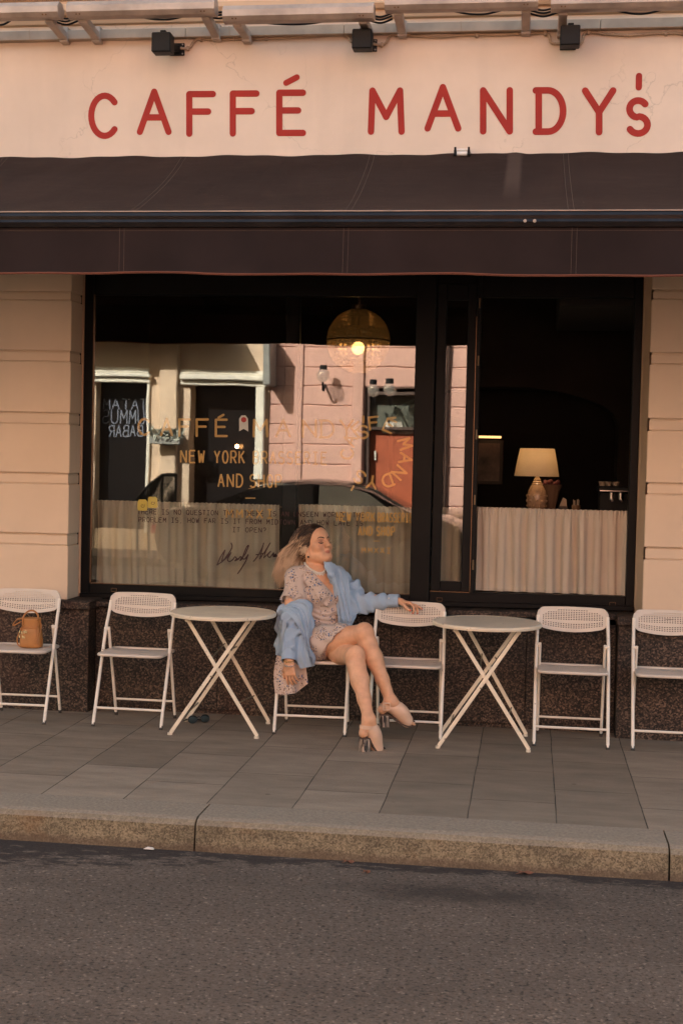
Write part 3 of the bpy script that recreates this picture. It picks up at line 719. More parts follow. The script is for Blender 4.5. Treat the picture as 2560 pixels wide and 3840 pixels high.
# ------------------------------------------------------------ awning
AW = thing('awning', 'dark brown fabric awning with rust piped valance over the cafe window', 'awning', (-.5, -.9, 2.6))
XA, XB = -4.2, 3.4
def awn_z(x, t):
    base = 3.435+(2.772-3.435)*t
    sag = -.062*(4*t*(1-t))**.9*(1-.25*t)
    loc = 0
    for c in (-3.6, -2.55, -1.47, -.36, .755, 1.85, 2.9): loc += .012*math.exp(-((x-c-.06*t)/.10)**2)*math.sin(math.pi*min(1, t*1.1))
    rip = .004*math.sin(x*23+5*t)*math.exp(-((t-.08)/.10)**2)+.0045*math.sin(x*6.1+2)*math.sin(math.pi*t)+.003*math.sin(17*x+11*t+2*math.sin(3*x))*t*t
    rol = .012*math.exp(-((x-.46)/.05)**2)*math.exp(-(t/.35)**2)
    return base+sag+loc+rip+rol+.004*math.sin(9*x)*math.exp(-(t/.06)**2)
nx, ny = 300, 36; V = []; F = []
for j in range(ny+1):
    t = j/ny
    for i in range(nx+1):
        x = XA+(XB-XA)*i/nx; V.append((x, -.10+(-1.79+.10)*t, awn_z(x, t)))
for j in range(ny):
    for i in range(nx): F.append((j*(nx+1)+i, (j+1)*(nx+1)+i, (j+1)*(nx+1)+i+1, j*(nx+1)+i+1))
canopy = MB().sheet(V, F, .003).build('canopy', M_awn, AW, smooth=True)
se = MB()
for x0, x1 in ((-1.549, -1.406), (-.394, -.316), (.749, .757), (1.9, 1.85), (-2.68, -2.52)):
    for dx in (-.014, .014):
        se.tube([(x0+(x1-x0)*t+dx, -.10-1.69*t, awn_z(x0+(x1-x0)*t+dx, t)+.0022) for t in np.linspace(.01, 1, 40)], .0012, 5)
se.each('seam', M_thread, canopy)
br = MB()
br.prism([(-1.775, 2.786), (-1.80, 2.790), (-1.822, 2.783), (-1.830, 2.765), (-1.826, 2.748), (-1.832, 2.735), (-1.824, 2.712), (-1.80, 2.705), (-1.775, 2.71)], XA, XB, 'x')
fb = br.build('front_bar', M_bar, AW)
lip = MB().prism([(-1.779, 2.790), (-1.805, 2.794), (-1.826, 2.788), (-1.826, 2.785), (-1.80, 2.786)], XA, XB, 'x'); lip.build('bar_edge', simple('worn_edge', (.33, .24, .19), .5, .3, .2), fb)
for px_ in (1967, 2003):
    c = at(px_, 828, y=-1.835); b_ = MB(); b_.tube([(c[0], -1.825, c[2]), (c[0], -1.838, c[2])], .008, 12); b_.tube([(c[0], -1.838, c[2]), (c[0], -1.841, c[2])], .004, 8); b_.build('bolt', M_screw, fb)
nx = 380; V = []; F = []; ZS = np.linspace(2.708, 2.492, 10)
def val_y(x, q): return -1.812-.006*q+q*(.010*math.sin(x*3.1+.6)+.006*math.sin(x*8.3)+.003*math.sin(x*19))
def val_z(x, q): return ZS[0]+(ZS[-1]-ZS[0])*q+q*(.004*math.sin(x*4.2+1)+.003*math.sin(x*9.0)+.004*x*0)
for j in range(10):
    q = j/9
    for i in range(nx+1):
        x = XA+(XB-XA)*i/nx; V.append((x, val_y(x, q), val_z(x, q)))
for j in range(9):
    for i in range(nx): F.append((j*(nx+1)+i, (j+1)*(nx+1)+i, (j+1)*(nx+1)+i+1, j*(nx+1)+i+1))
va = MB().sheet(V, F, .003).build('valance', M_val, AW, smooth=True)
MB().tube([(XA+(XB-XA)*i/nx, val_y(XA+(XB-XA)*i/nx, 1), val_z(XA+(XB-XA)*i/nx, 1)-.002) for i in range(nx+1)], .0062, 6).build('piping', M_pipe, va, smooth=True)
se = MB()
for xc in (-1.403, -.303, .768, -2.5, 1.88):
    for dx in (-.0115, .0115):
        se.tube([(xc+dx, val_y(xc+dx, a)-.0022, val_z(xc+dx, a)) for a in np.linspace(.0, .98, 12)], .0010, 4)
xs = np.linspace(XA, XB, 200); se.tube([(x, val_y(x, .05)-.0022, val_z(x, .055)) for x in xs], .0009, 4)
se.each('seam', M_thread, va)
arm = MB()
for xx in (-1.9, 1.6): arm.tube([(xx, -.08, 2.95), (xx+.15, -.95, 2.86), (xx, -1.775, 2.74)], .018, 8)
arm.each('folding_arm', M_bar, AW)

# small roller bracket sitting on the awning's back edge
RB = thing('awning_roller', 'small white roller between black brackets on the awning top edge', 'roller', tuple(at(1731, 575, y=-.16)))
c = np.array(RB.location); r_ = MB().tube([c+(-.03, 0, -.002), c+(.03, 0, -.002)], .013, 14); r_.tube([c+(-.036, 0.012, .022), c+(.036, .012, .022)], .008, 10); r_.build('roller', M_white, RB, smooth=True)
for s_ in (-1, 1):
    q = MB().box(c[0]+s_*.040-.007, c[0]+s_*.040+.007, c[1]-.016, c[1]+.06, c[2]-.014, c[2]+.02, .003); q.tube([c+(s_*.040-.006, .0, .026), c+(s_*.040+.006, 0, .026)], .012, 10); q.each('bracket', M_blackmetal, RB)

# ------------------------------------------------------------ painted name on the wall
YW = -.10
SGN = thing('wall_sign', 'cafe name hand painted in big rounded red letters on the peach wall', 'sign', tuple(at(1385, 500, y=YW)))
SG = MB(); k = 0; W_ = .0385
for ch, x0, x1, yt, yb in (('C', 331, 445, 347, 522), ('A', 513, 645, 332, 507), ('F', 698, 811, 341, 514), ('F', 861, 974, 339, 513), ('E', 1035, 1148, 336, 511),
                           ('M', 1378, 1517, 328, 506), ('A', 1590, 1729, 315, 494), ('N', 1798, 1922, 327, 505), ('D', 2006, 2122, 327, 506), ('Y', 2180, 2309, 328, 508), ('S', 2343, 2438, 365, 513)):
    h_ = 12.3
    a = px2(x0+h_, yb-h_, YW); b = px2(x1-h_, yb-h_, YW); c = px2(x0+h_, yt+h_, YW)
    text_strokes(SG, ch, lambda u, v, a=a, b=b, c=c: (a[0]+u*(b[0]-a[0])+v*(c[0]-a[0]), a[1]+u*(b[1]-a[1])+v*(c[1]-a[1])), W_, YW, .0022, k); k += 1
SG.prism([tuple(p) for p in stroke_poly([px2(1073, 311, YW), px2(1113, 290, YW)], .036)], YW, YW-.0025)
SG.prism([tuple(p) for p in stroke_poly([px2(2394, 285, YW), px2(2393, 328, YW)], .036)], YW, YW-.0025)
SG.each('letter', M_red, SGN)

# ------------------------------------------------------------ services along the top of the wall
TR = thing('cable_trunking', 'long painted flat cable trunking along the wall above the red letters', 'trunking', (0, -.12, 4.16))
x = -6.0
for L in (2.9, 1.56, .965, 1.5, 2.9):
    q = MB().box(x+.001, x+L-.001, -.152, -.1005, 4.139, 4.196, .003); q.build('trunking_length', M_trunk, TR); x += L
q = MB()
for px_ in (110, 858, 1440, 1725): c = at(px_, 140, y=-.155); q.tube([(c[0], -.153, 4.197), (c[0]+.003, -.155, 4.17), (c[0]+.006, -.153, 4.138)], .002, 5)
q.each('wire_tie', M_conduit, TR)
CB = MB()
for a, b, yy, r_ in ((205, 290, 62, .012), (760, 880, 38, .012), (1380, 1470, 55, .012), (1985, 2090, 30, .012)):
    for d_, o_ in ((0, 0), (.02, .012), (-.012, .02)):
        p = at(a, yy+8, y=-.36); q_ = at(b, yy+4, y=-.36); CB.tube(smooth_path([p+(0, o_, d_), (p+q_)/2+(0, o_, d_-.02), q_+(0, o_, d_)], 6), .006, 6)
for a, b, yy in ((520, 700, 62), (950, 1240, 80), (1700, 1880, 42), (2310, 2480, 40), (-40, 40, 82)):
    p = at(a, yy, y=-.33); q_ = at(b, yy-4, y=-.33); CB.tube(smooth_path([p, (2*p+q_)/3+(0, 0, -.018), (p+2*q_)/3+(0, 0, -.02), q_], 6), .006, 6)
PC_ = thing('power_cable', 'thin black cables sagging between the metal light housings', 'cable', tuple(at(1280, 60, y=-.33)))
CB.each('cable_run', M_blackmetal, PC_, smooth='all')
hous = [(-420, 226, 25, 80, 20), (262, 808, 20, 72, 5), (843, 1400, 28, 82, 22), (1447, 2013, 2, 40, -14), (2066, 2660, -2, 38, -16)]
HL = ['weathered metal light housing cut off by the left edge of the photo', 'weathered metal light housing above the first floodlight, second from the left', 'weathered metal light housing hung lower than the others, mid wall', 'weathered metal light housing above the letters of the second word', 'weathered metal light housing at the right end over the last floodlight']
for i, (x0, x1, yt, yb, yt1) in enumerate(hous):
    Y = -.45
    zlow = (at(max(x0, 0), yb, y=Y)[2]+at(min(x1, 2560), yb-(18 if i < 2 else 4 if i == 2 else 3), y=Y)[2])/2
    a = at(x0, yb, y=Y)[0]; b = at(x1, yb, y=Y)[0]
    H = thing('light_housing', HL[i], 'light housing', ((a+b)/2, Y, zlow), 'metal light housings along the cornice')
    h = .088
    prof = [(Y-.03, zlow), (Y-.055, zlow+.022), (Y-.055, zlow+.058), (Y-.03, zlow+h), (Y+.035, zlow+h), (Y+.06, zlow+.058), (Y+.06, zlow+.022), (Y+.035, zlow)]
    MB().prism(prof, a, b, 'x').build('casing', M_housing, H)
    for e in (a, b):
        q = MB().prism([(y_*1.0+(.004 if y_ < Y else -.004), z_) for y_, z_ in prof], e-.004, e+.004, 'x'); q.v = [(v[0], Y+(v[1]-Y)*1.05, zlow+.044+(v[2]-zlow-.044)*1.05) for v in q.v]; q.build('end_cap', M_housing, H)
    n_ = MB()
    for fr in (.075, .925):
        xx = a+(b-a)*fr
        q = MB(); q.bar((xx, Y+.03, zlow+.01), (xx, -.16, zlow-.015 if i != 2 else zlow+.02), .045, .05, (1, 0, 0), c=.004); q.box(xx-.026, xx+.026, -.16, -.10, zlow-.05 if i != 2 else zlow-.02, zlow+.045, .004); q.each('bracket', M_housing, H)
        for d_ in (-.010, .010): n_.tube([(xx+d_, Y-.042, zlow+.011), (xx+d_, Y-.048, zlow+.009)], .0045, 6)
    n_.each('screw', M_bronze, H)

FLL = ['black square floodlight on the wall above the letters of the first word', 'black square floodlight between the two red words', 'black square floodlight above the last letters of the sign']
for i, (x0, x1, y0, y1, ax0, ax1, ay0, ay1) in enumerate(((567, 640, 118, 194, 636, 693, 162, 210), (1318, 1393, 105, 181, 1355, 1414, 147, 195), (2098, 2175, 91, 168, 2097, 2158, 168, 189))):
    yc = -.30; a = at(x0, y1, y=yc-.05); b = at(x1, y0, y=yc-.05)
    F_ = thing('floodlight', FLL[i], 'floodlight', ((a[0]+b[0])/2, yc, (a[2]+b[2])/2), 'black floodlights above the sign')
    q = MB().box(a[0], b[0], yc-.05, yc+.04, a[2], b[2], .006)
    w = b[0]-a[0]; cx, cz = (a[0]+b[0])/2, (a[2]+b[2])/2
    vv = [(cx+sx*w*k, y_, cz+sz*w*k) for (k, y_) in ((.46, yc+.04), (.22, yc+.10)) for sx, sz in ((-1, -1), (1, -1), (1, 1), (-1, 1))]
    q.add(vv, [(4, 5, 6, 7), (0, 1, 5, 4), (1, 2, 6, 5), (2, 3, 7, 6), (3, 0, 4, 7)])
    q.build('housing', M_blackmetal, F_)
    q = MB().box(cx-.014, cx+.02, yc-.02, yc+.03, b[2]-.002, b[2]+.02, .003); q.build('hinge_lug', M_blackmetal, F_)
    pa = at(ax0, ay1, y=-.105); pb = at(ax1, ay0, y=-.105)
    q = MB().box(pa[0], pb[0], -.112, -.1005, pa[2], pb[2] if i < 2 else pb[2]+.05, .003); pt = q.build('mounting_plate', M_blackmetal, F_)
    q = MB()
    for sx in (pa[0]+.010, pb[0]-.010):
        for sz in ((pa[2]+.010, pb[2]-.010) if i < 2 else (pa[2]+.012,)): q.tube([(sx, -.112, sz), (sx, -.116, sz)], .0055, 8)
    q.each('screw', M_screw, pt)
    q = MB(); pc = ((pa[0]+pb[0])/2, -.115, (pa[2]+pb[2])/2+(.02 if i == 2 else 0)); q.bar(pc, (cx, yc+.02, cz), .04, .05, (1, 0, 0), c=.005); q.build('arm', M_blackmetal, F_)
def ribbed(mb, pts, r=.0095):
    P = smooth_path(pts, 10); Q = [P[0]]; acc = 0
    d = np.r_[0, np.cumsum([np.linalg.norm(b-a) for a, b in zip(P, P[1:])])]; n = int(d[-1]/.0035)
    s_ = np.linspace(0, d[-1], n); P = np.array(P); Q = np.c_[np.interp(s_, d, P[:, 0]), np.interp(s_, d, P[:, 1]), np.interp(s_, d, P[:, 2])]
    mb.tube(Q, [r*(1.0 if k % 4 < 2 else .80) for k in range(n)], 8)
CN = thing('cable_conduit', 'beige corrugated conduit snaking along the wall between the floodlights', 'conduit', tuple(at(1300, 130, y=-.112)))
def wp(*pts): return [at(x, y, y=-.113) for x, y in pts]
q = MB()
ribbed(q, wp((664, 178), (692, 182), (712, 178), (726, 158), (748, 146), (800, 149), (900, 147), (1000, 145), (1120, 140), (1200, 134), (1260, 130), (1300, 135), (1318, 158)))
ribbed(q, wp((1395, 164), (1425, 168), (1444, 162), (1462, 136), (1485, 130), (1560, 136), (1650, 138), (1750, 131), (1850, 131), (1950, 127), (2030, 124), (2056, 131), (2064, 158), (2085, 164), (2105, 162)))
ribbed(q, wp((2165, 168), (2180, 160), (2188, 130), (2205, 120), (2280, 128), (2360, 132), (2440, 126), (2500, 124), (2570, 127), (2680, 130)))
q.build('corrugated_tube', M_conduit, CN, smooth='all')
q = MB()
for x_, y_ in ((755, 148), (999, 144), (1486, 129), (1787, 134), (2043, 126), (2205, 121), (2494, 125), (706, 182), (1432, 168)): c = at(x_, y_, y=-.11); q.box(c[0]-.008, c[0]+.008, -.127, -.1005, c[2]-.014, c[2]+.012, .003)
q.each('clip', M_conduit, CN)
# ------------------------------------------------------------ folding chairs
def enamel(name, col, rough):
    m, t, b = newmat(name); v = t.coords(); oi = t.new('ObjectInfo')
    off = t.new('VectorMath', operation='ADD'); t.link(v, off.inputs[0]); t.link(oi.outputs['Location'], off.inputs[1])
    c = t.ramp(t.noise(off.outputs[0], 9, 4), [(.3, tuple(x*.9 for x in col)), (.7, tuple(x*1.05 for x in col))])
    c = t.mix(t.math('MULTIPLY', t.ramp(t.noise(off.outputs[0], 34, 6, .7), [(.63, 0.), (.68, 1.)]), .75), c, (.13, .07, .04))
    t.link(c, b.inputs['Base Color']); b.inputs['Roughness'].default_value = rough; t.link(t.bump(t.noise(v, 120, 2), .05, .002), b.inputs['Normal']); return m
M_chair = enamel('cream_enamel', (.80, .72, .62), .32)
M_chairp = simple('cream_plastic', (.64, .555, .475), .5, 0, .06, 8, bump=.05, bscale=200)
M_foot = simple('worn_foot', (.05, .04, .035), .8)
def perforated(x0, x1, v0, v1, nxh, nvh, frac, outline, deform, th, skip=lambda i, j: False):
    """plate with a grid of square holes; rectangle x0..x1 by v0..v1 holds the holes, outline() gives the rounded border"""
    us = [0]; 
    for i in range(nxh): c = (i+.5)/nxh; us += [c-frac/2/nxh, c+frac/2/nxh]
    us += [1]; vs_ = [0]
    for j in range(nvh): c = (j+.5)/nvh; vs_ += [c-frac/2/nvh, c+frac/2/nvh]
    vs_ += [1]; nu, nv = len(us), len(vs_); V = [(x0+(x1-x0)*u, v0+(v1-v0)*v) for v in vs_ for u in us]; F = []
    for j in range(nv-1):
        for i in range(nu-1):
            if i % 2 == 1 and j % 2 == 1 and not skip(i//2, j//2): continue
            F.append([j*nu+i, j*nu+i+1, (j+1)*nu+i+1, (j+1)*nu+i])
    ring = [i for i in range(nu)]+[j*nu+nu-1 for j in range(1, nv)]+[(nv-1)*nu+i for i in range(nu-2, -1, -1)]+[j*nu for j in range(nv-2, 0, -1)]
    for k in (.5, 1.0):
        o = len(V)
        for r in ring if k == .5 else ring0:
            p = np.array(V[r]); e = np.array(outline(*p)); V.append(tuple(p+(e-p)*k))
        if k == .5: ring0 = ring
        prev = ring if k == .5 else last; last = list(range(o, o+len(ring)))
        m = len(ring)
        for i in range(m): F.append([prev[i], last[i], last[(i+1) % m], prev[(i+1) % m]])
    V3 = [deform(u, v) for u, v in V]
    return MB().sheet(V3, F, th)
def rrect(cx, cv, hx, hv, rad):
    def f(x, v):
        dx, dv = x-cx, v-cv; k = 1/max(abs(dx)/hx, abs(dv)/hv, 1e-6); ex, ev = dx*k, dv*k
        ox, ov = abs(ex)-(hx-rad), abs(ev)-(hv-rad)
        if ox > 0 and ov > 0:
            l = math.hypot(ox, ov); s_ = rad/l if l > 0 else 1
            if l > rad: ex = math.copysign(hx-rad+ox*s_, dx); ev = math.copysign(hv-rad+ov*s_, dv)
        return (cx+ex, cv+ev)
    return f
def make_chair(name, label):
    t = thing(name, label, 'chair', (0, 0, 0), 'white perforated folding chairs along the cafe front')
    W = .2
    def tubeY(z): return -.187+ (z/.55)*.205+(.0 if z < .6 else 0)
    def back(x, v):
        z = v; zz = z-(.018*(1-(x/.2)**2) if z < .70 else .018*(1-(x/.2)**2)*max(0, (.70-z)/.04+0) ) - .012*(1-min(1, (x/.2)**2))*max(0, (.735-z)/.08)
        if z > .745: zz = z+.004*(1-(x/.2)**2)
        return (x, .093+(z-.70)*.30+.022*(1-(x/.2)**2)-.010*math.exp(-((abs(x)-.2)/.012)**2), zz)
    sk = lambda i, j: (j >= 8 and (i < 6 or i > 17)) or (j == 7 and (i < 2 or i > 21)) or (j == 6 and (i < 1 or i > 22))
    perforated(-.178, .178, .672, .752, 24, 9, .52, rrect(0, .711, .206, .056, .042), back, .007, sk).build('backrest', M_chairp, t, smooth=True, local=True)
    def seatd(x, v): return (x*(1+.0*v), v, .430-.006*math.cos(min(1, abs(x)/.19)*1.5)-.008*math.exp(-((v+.17)/.018)**2)*0-.004*math.exp(-((v-.13)/.03)**2))
    st_ = perforated(-.168, .168, -.148, .118, 30, 16, .46, rrect(0, -.018, .192, .158, .035), seatd, .006).build('seat', M_chairp, t, smooth=True, local=True)
    rim = []
    for a in range(0, 360, 6):
        x, v = rrect(0, -.018, .192, .158, .035)(math.cos(R(a))*.3, -.018+math.sin(R(a))*.3); rim.append((x, v, .4245))
    MB().tube(rim, .0095, 8, closed=True).build('seat_rim', M_chairp, st_, smooth=True, local=True)
    for s_ in (-1, 1):
        m = MB().tube([(s_*.207, tubeY(0), .004), (s_*.207, tubeY(.3), .3), (s_*.206, tubeY(.55), .55), (s_*.203, .075, .66), (s_*.201, .095, .72)], .0098, 12); lg = m.build('front_leg', M_chair, t, smooth=True, local=True)
        MB().tube([(s_*.207, tubeY(0)-.001, .0), (s_*.207, tubeY(.022), .022)], .0108, 10).build('foot_cap', M_foot, lg, smooth=True, local=True)
        m = MB().tube([(s_*.187, .187, .004), (s_*.187, .080, .36), (s_*.187, .02, .555), (s_*.187, .016, .565)], .0088, 12); lg = m.build('rear_leg', M_chair, t, smooth=True, local=True)
        MB().tube([(s_*.187, .188, .0), (s_*.187, .182, .022)], .0098, 10).build('foot_cap', M_foot, lg, smooth=True, local=True)
        m = MB().tube([(s_*.182, .02, .555), (s_*.213, .02, .555)], .012, 10); m.tube([(s_*.185, tubeY(.43), .42), (s_*.207, tubeY(.43), .42)], .006, 8); m.build('hinge', M_chair, t, smooth=True, local=True)
    MB().tube([(-.205, tubeY(.105), .105), (.205, tubeY(.105), .105)], .0075, 10).build('stretcher', M_chair, t, smooth=True, local=True)
    MB().tube([(-.187, .156, .108), (.187, .156, .108)], .007, 10).build('stretcher', M_chair, t, smooth=True, local=True)
    return t
CH = [(-2.428, -.388, 2, 'white perforated folding chair carrying the tan leather handbag'),
      (-1.712, -.362, -1, 'white perforated folding chair between the handbag chair and the first bistro table'),
      (-.642, -.315, 2, 'white perforated folding chair the woman is sitting on'),
      (-.085, -.318, 1, 'white perforated folding chair whose back the woman rests her hand on'),
      (.864, -.290, 0, 'white perforated folding chair just right of the second bistro table'),
      (1.418, -.272, 0, 'white perforated folding chair cut by the right edge, beside the granite pilaster foot')]
ch0 = make_chair('folding_chair', CH[0][3])
for i, (x, y, rz, lb) in enumerate(CH):
    o = ch0 if i == 0 else copy_tree(ch0)
    o.location = (x, y, 0); o.rotation_euler = (0, 0, R(rz)); o['label'] = lb

# ------------------------------------------------------------ bistro tables
M_tab = enamel('ivory_enamel_table', (.78, .67, .52), .32)
M_tabtop = simple('grey_ivory_tabletop', (.40, .345, .265), .42, 0, .10, 5, spec=.5)
M_rod = simple('brass_rod', (.26, .21, .14), .45, .4)
def make_table(name, label):
    t = thing(name, label, 'table', (0, 0, 0), 'round folding bistro tables')
    TZ = .694
    top = MB().lathe([(1e-4, TZ-.006), (.20, TZ-.004), (.290, TZ-.003), (.299, TZ+.003), (.307, TZ+.004), (.3125, TZ-.001), (.3135, TZ-.009), (.309, TZ-.017), (.300, TZ-.018), (.29, TZ-.010), (1e-4, TZ-.009)], n=72).build('tabletop', M_tabtop, t, smooth=True, local=True)
    MB().lathe([(.2945, TZ-.001), (.2995, TZ+.0036), (.307, TZ+.0047), (.3132, TZ-.001), (.3142, TZ-.009), (.3095, TZ-.0177), (.304, TZ-.0185), (.3095, TZ-.009), (.3, TZ+.002)], n=72).build('rim', M_tab, top, smooth=True, local=True)
    zt = .668; bars = [((-.246, -.222), (.185, -.175), -.0), ((.258, -.205), (-.172, -.183), .008), ((-.256, .197), (.180, .150), 0), ((.240, .238), (-.135, .165), .008)]
    for (fx, fy), (tx, ty), dy in bars:
        m = MB().bar((fx, fy+dy*.5, .012), (tx, ty+dy, zt), .0215, .0065, (0, 1, 0), c=.0015)
        lg = m.build('leg', M_tab, t, local=True)
        q = MB().tube([(fx-.004, fy, .0), (fx-.004, fy, .012)], .014, 10); q.tube([(tx, ty-.006, zt-.006), (tx, ty+.01, zt-.006)], .011, 10)
        q.build('glide', M_tab, lg, local=True)
    def on(b, s_): (fx, fy), (tx, ty), dy = bars[b]; return np.array([fx+(tx-fx)*s_, fy+(ty-fy)*s_+dy, .012+(zt-.012)*s_])
    m = MB().tube([on(0, .10), on(2, .16)], .004, 8); m.tube([on(1, .28), on(3, .24)], .004, 8); m.tube([on(1, .66), on(3, .72)], .004, 8); m.tube([on(0, .74), on(2, .70)], .004, 8); m.each('cross_rod', M_rod, t, smooth=True, local=True)
    m = MB().tube([(-.02, -.205, .345), (-.02, -.17, .345)], .005, 8); m.tube([(-.18, -.172, zt+.004), (.19, -.172, zt+.004)], .006, 8); m.tube([(-.15, .16, zt+.004), (.19, .155, zt+.004)], .006, 8); m.each('pivot', M_rod, t, local=True)
    return t
t0 = make_table('bistro_table', 'round ivory metal folding table left of the woman, sunglasses on the paving under it')
t0.location = (-1.170, -.452, 0)
t1_ = copy_tree(t0); t1_.location = (.372, -.444, 0); t1_['label'] = 'round ivory metal folding table right of the woman, between two empty chairs'

# ------------------------------------------------------------ handbag on the left chair
M_tan = simple('tan_leather', (.40, .165, .045), .5, 0, .14, 14, bump=.25, bscale=260)
M_brass = simple('polished_brass', (.75, .52, .22), .22, 1.0, .05)
bp = at(107, 2437, y=-.45); BX, BY, BZ = bp[0], -.40, .431
HB = thing('handbag', 'tan leather bucket handbag with drawstring and top handle on the chair seat', 'handbag', (BX, BY, BZ))
def loop(hx, hy, z, n=40, ph=0.0, pw=.6):
    return [(BX+hx*math.copysign(abs(math.cos(2*math.pi*k/n))**pw, math.cos(2*math.pi*k/n))*(1+ph*math.cos(10*math.pi*k/n)), BY+hy*math.copysign(abs(math.sin(2*math.pi*k/n))**pw, math.sin(2*math.pi*k/n))*(1+ph*math.cos(8*math.pi*k/n)), BZ+z) for k in range(n)]
levels = [(.050, .035, .0, 0), (.064, .045, .003, 0), (.0675, .048, .014, 0), (.067, .0475, .04, 0), (.064, .045, .07, .01), (.061, .043, .095, .015), (.0565, .040, .112, .02), (.053, .037, .120, .03), (.0525, .0365, .127, .035), (.054, .037, .15, .03), (.055, .038, .172, .02), (.0545, .0375, .180, .015), (.051, .034, .178, .015), (.046, .03, .135, .03), (.03, .02, .128, 0)]
n = 40; V = []; F = []
for hx, hy, z, ph in levels: V += loop(hx, hy, z, n, ph)
for j in range(len(levels)-1):
    for k in range(n): F.append((j*n+k, j*n+(k+1) % n, (j+1)*n+(k+1) % n, (j+1)*n+k))
F += [tuple(range(n)), tuple((len(levels)-1)*n+k for k in range(n))]
MB().add(V, F).build('body', M_tan, HB, smooth='all')
m = MB(); m.tube(smooth_path([(BX-.042, BY-.034, BZ+.135), (BX-.040, BY-.034, BZ+.185), (BX-.02, BY-.012, BZ+.218), (BX+.012, BY, BZ+.222), (BX+.042, BY-.008, BZ+.198), (BX+.048, BY-.03, BZ+.168)], 6), .0058, 8); m.build('handle', M_tan, HB, smooth=True)
m = MB(); pth = smooth_path([(BX-.04, BY-.03, BZ+.178), (BX-.075, BY-.04, BZ+.172), (BX-.097, BY-.045, BZ+.145), (BX-.088, BY-.045, BZ+.138), (BX-.055, BY-.035, BZ+.158)], 6); V = []; F = []
for i, p in enumerate(pth): V += [(p[0], p[1]-.010, p[2]-.003), (p[0], p[1]+.010, p[2]+.003)]
for i in range(len(pth)-1): F.append([2*i, 2*i+1, 2*i+3, 2*i+2])
m.sheet(V, F, .004); m.build('strap', M_tan, HB, smooth=True)
m = MB(); m.tube(smooth_path([(BX+.055, BY-.01, BZ+.165), (BX+.067, BY-.015, BZ+.13), (BX+.060, BY-.04, BZ+.06), (BX+.048, BY-.052, BZ+.03), (BX+.060, BY-.048, BZ+.09), (BX+.054, BY-.036, BZ+.125)], 6), .003, 6); m.tube([(p[0], p[1]-.001, p[2]) for p in loop(.0545, .039, .124, 30)], .0035, 6, closed=True); m.tube(smooth_path([(BX-.050, BY-.035, BZ+.12), (BX-.077, BY-.03, BZ+.06), (BX-.078, BY-.02, BZ+.02), (BX-.06, BY-.02, BZ+.005)], 5), .004, 6); m.each('drawstring', M_tan, HB, smooth=True)
m = MB()
for dx, z0 in ((-.058, .105), (-.044, .100), (-.030, .105), (-.018, .107), (-.060, .078), (-.040, .076), (-.030, .074)):
    m.tube([(BX+dx, BY-.046, BZ+z0), (BX+dx+.004, BY-.049, BZ+z0-.016)], .0024, 6)
m.each('charm', M_brass, HB, smooth=True)

# ------------------------------------------------------------ sunglasses under the first table
M_blk = simple('black_acetate', (.006, .006, .006), .35, 0, .05); M_lens = simple('dark_lens', (.006, .006, .006), .3, 0, .05)
SGp = at(730, 2714, z=0)
SN = thing('sunglasses', 'black folded sunglasses lying on the paving under the left table', 'sunglasses', tuple(SGp))
fr = MB(); ln = MB()
for cx, ay in ((-.012, .0), (.052, .045)):
    o = SGp+np.array([cx, ay, .026]); dirx = np.array([.72, .62, .0]); dirx /= np.linalg.norm(dirx); up = np.array([-.1, .12, .98])
    ring = [o+dirx*.027*math.cos(R(a))+up*.021*math.sin(R(a)) for a in range(0, 360, 15)]
    fr.tube(ring, .0045, 8, closed=True); nrm = np.cross(dirx, up); ln.add([o-nrm*.002]+[p-nrm*.001 for p in ring], [(0, 1+k, 1+(k+1) % 24) for k in range(24)]); ln.add([o+nrm*.002]+[p+nrm*.001 for p in ring], [(0, 1+k, 1+(k+1) % 24) for k in range(24)])
fr.tube([SGp+np.array([.008, .017, .035]), SGp+np.array([.02, .022, .039]), SGp+np.array([.033, .03, .035])], .004, 8)
fr.build('frame', M_blk, SN, smooth=True); ln.each('lens', M_lens, SN)
m = MB(); m.tube(smooth_path([SGp+np.array([-.03, -.016, .035]), SGp+np.array([-.055, .03, .018]), SGp+np.array([-.08, .06, .006])], 6), .0045, 8); m.tube(smooth_path([SGp+np.array([.07, .065, .035]), SGp+np.array([.04, .09, .016]), SGp+np.array([-.02, .10, .005])], 6), .0045, 8); m.each('temple', M_blk, SN, smooth=True)

# ------------------------------------------------------------ autumn leaves in the gutter
M_leaf = simple('dry_leaf', (.15, .06, .032), .8, 0, .3, 40)
for i, (px_, py_, w, lb) in enumerate(((1303, 3233, .022, 'dry rust coloured leaf in the gutter below the middle of the long kerbstone'), (1372, 3271, .014, 'tiny dry leaf lying on the asphalt a little out from the kerb'), (1962, 3274, .03, 'dry brown leaf at the kerb foot, towards the right kerb joint'))):
    c = at(px_, py_, z=-.132); V = [(c[0], c[1], c[2]+.006)]+[(c[0]+w*(1+.45*math.cos(5*R(a)))*math.cos(R(a)), c[1]+.5*w*(1+.45*math.cos(5*R(a)))*math.sin(R(a)), c[2]+.004+.006*math.sin(3*R(a))) for a in range(0, 360, 18)]
    tag(MB().sheet(V, [[0, 1+k, 1+(k+1) % 20] for k in range(20)], .001).build('fallen_leaf', M_leaf), lb, 'leaf', 'fallen leaves at the kerb')
c = at(556, 3184, z=-.13)
tag(MB().prism([(c[0]-.02, c[2]), (c[0]-.004, c[2]+.008), (c[0]+.02, c[2]+.006), (c[0]+.026, c[2])], c[1]-.005, c[1]+.008).build('paper_scrap', M_white), 'small white scrap of paper at the foot of the left kerbstone', 'litter')

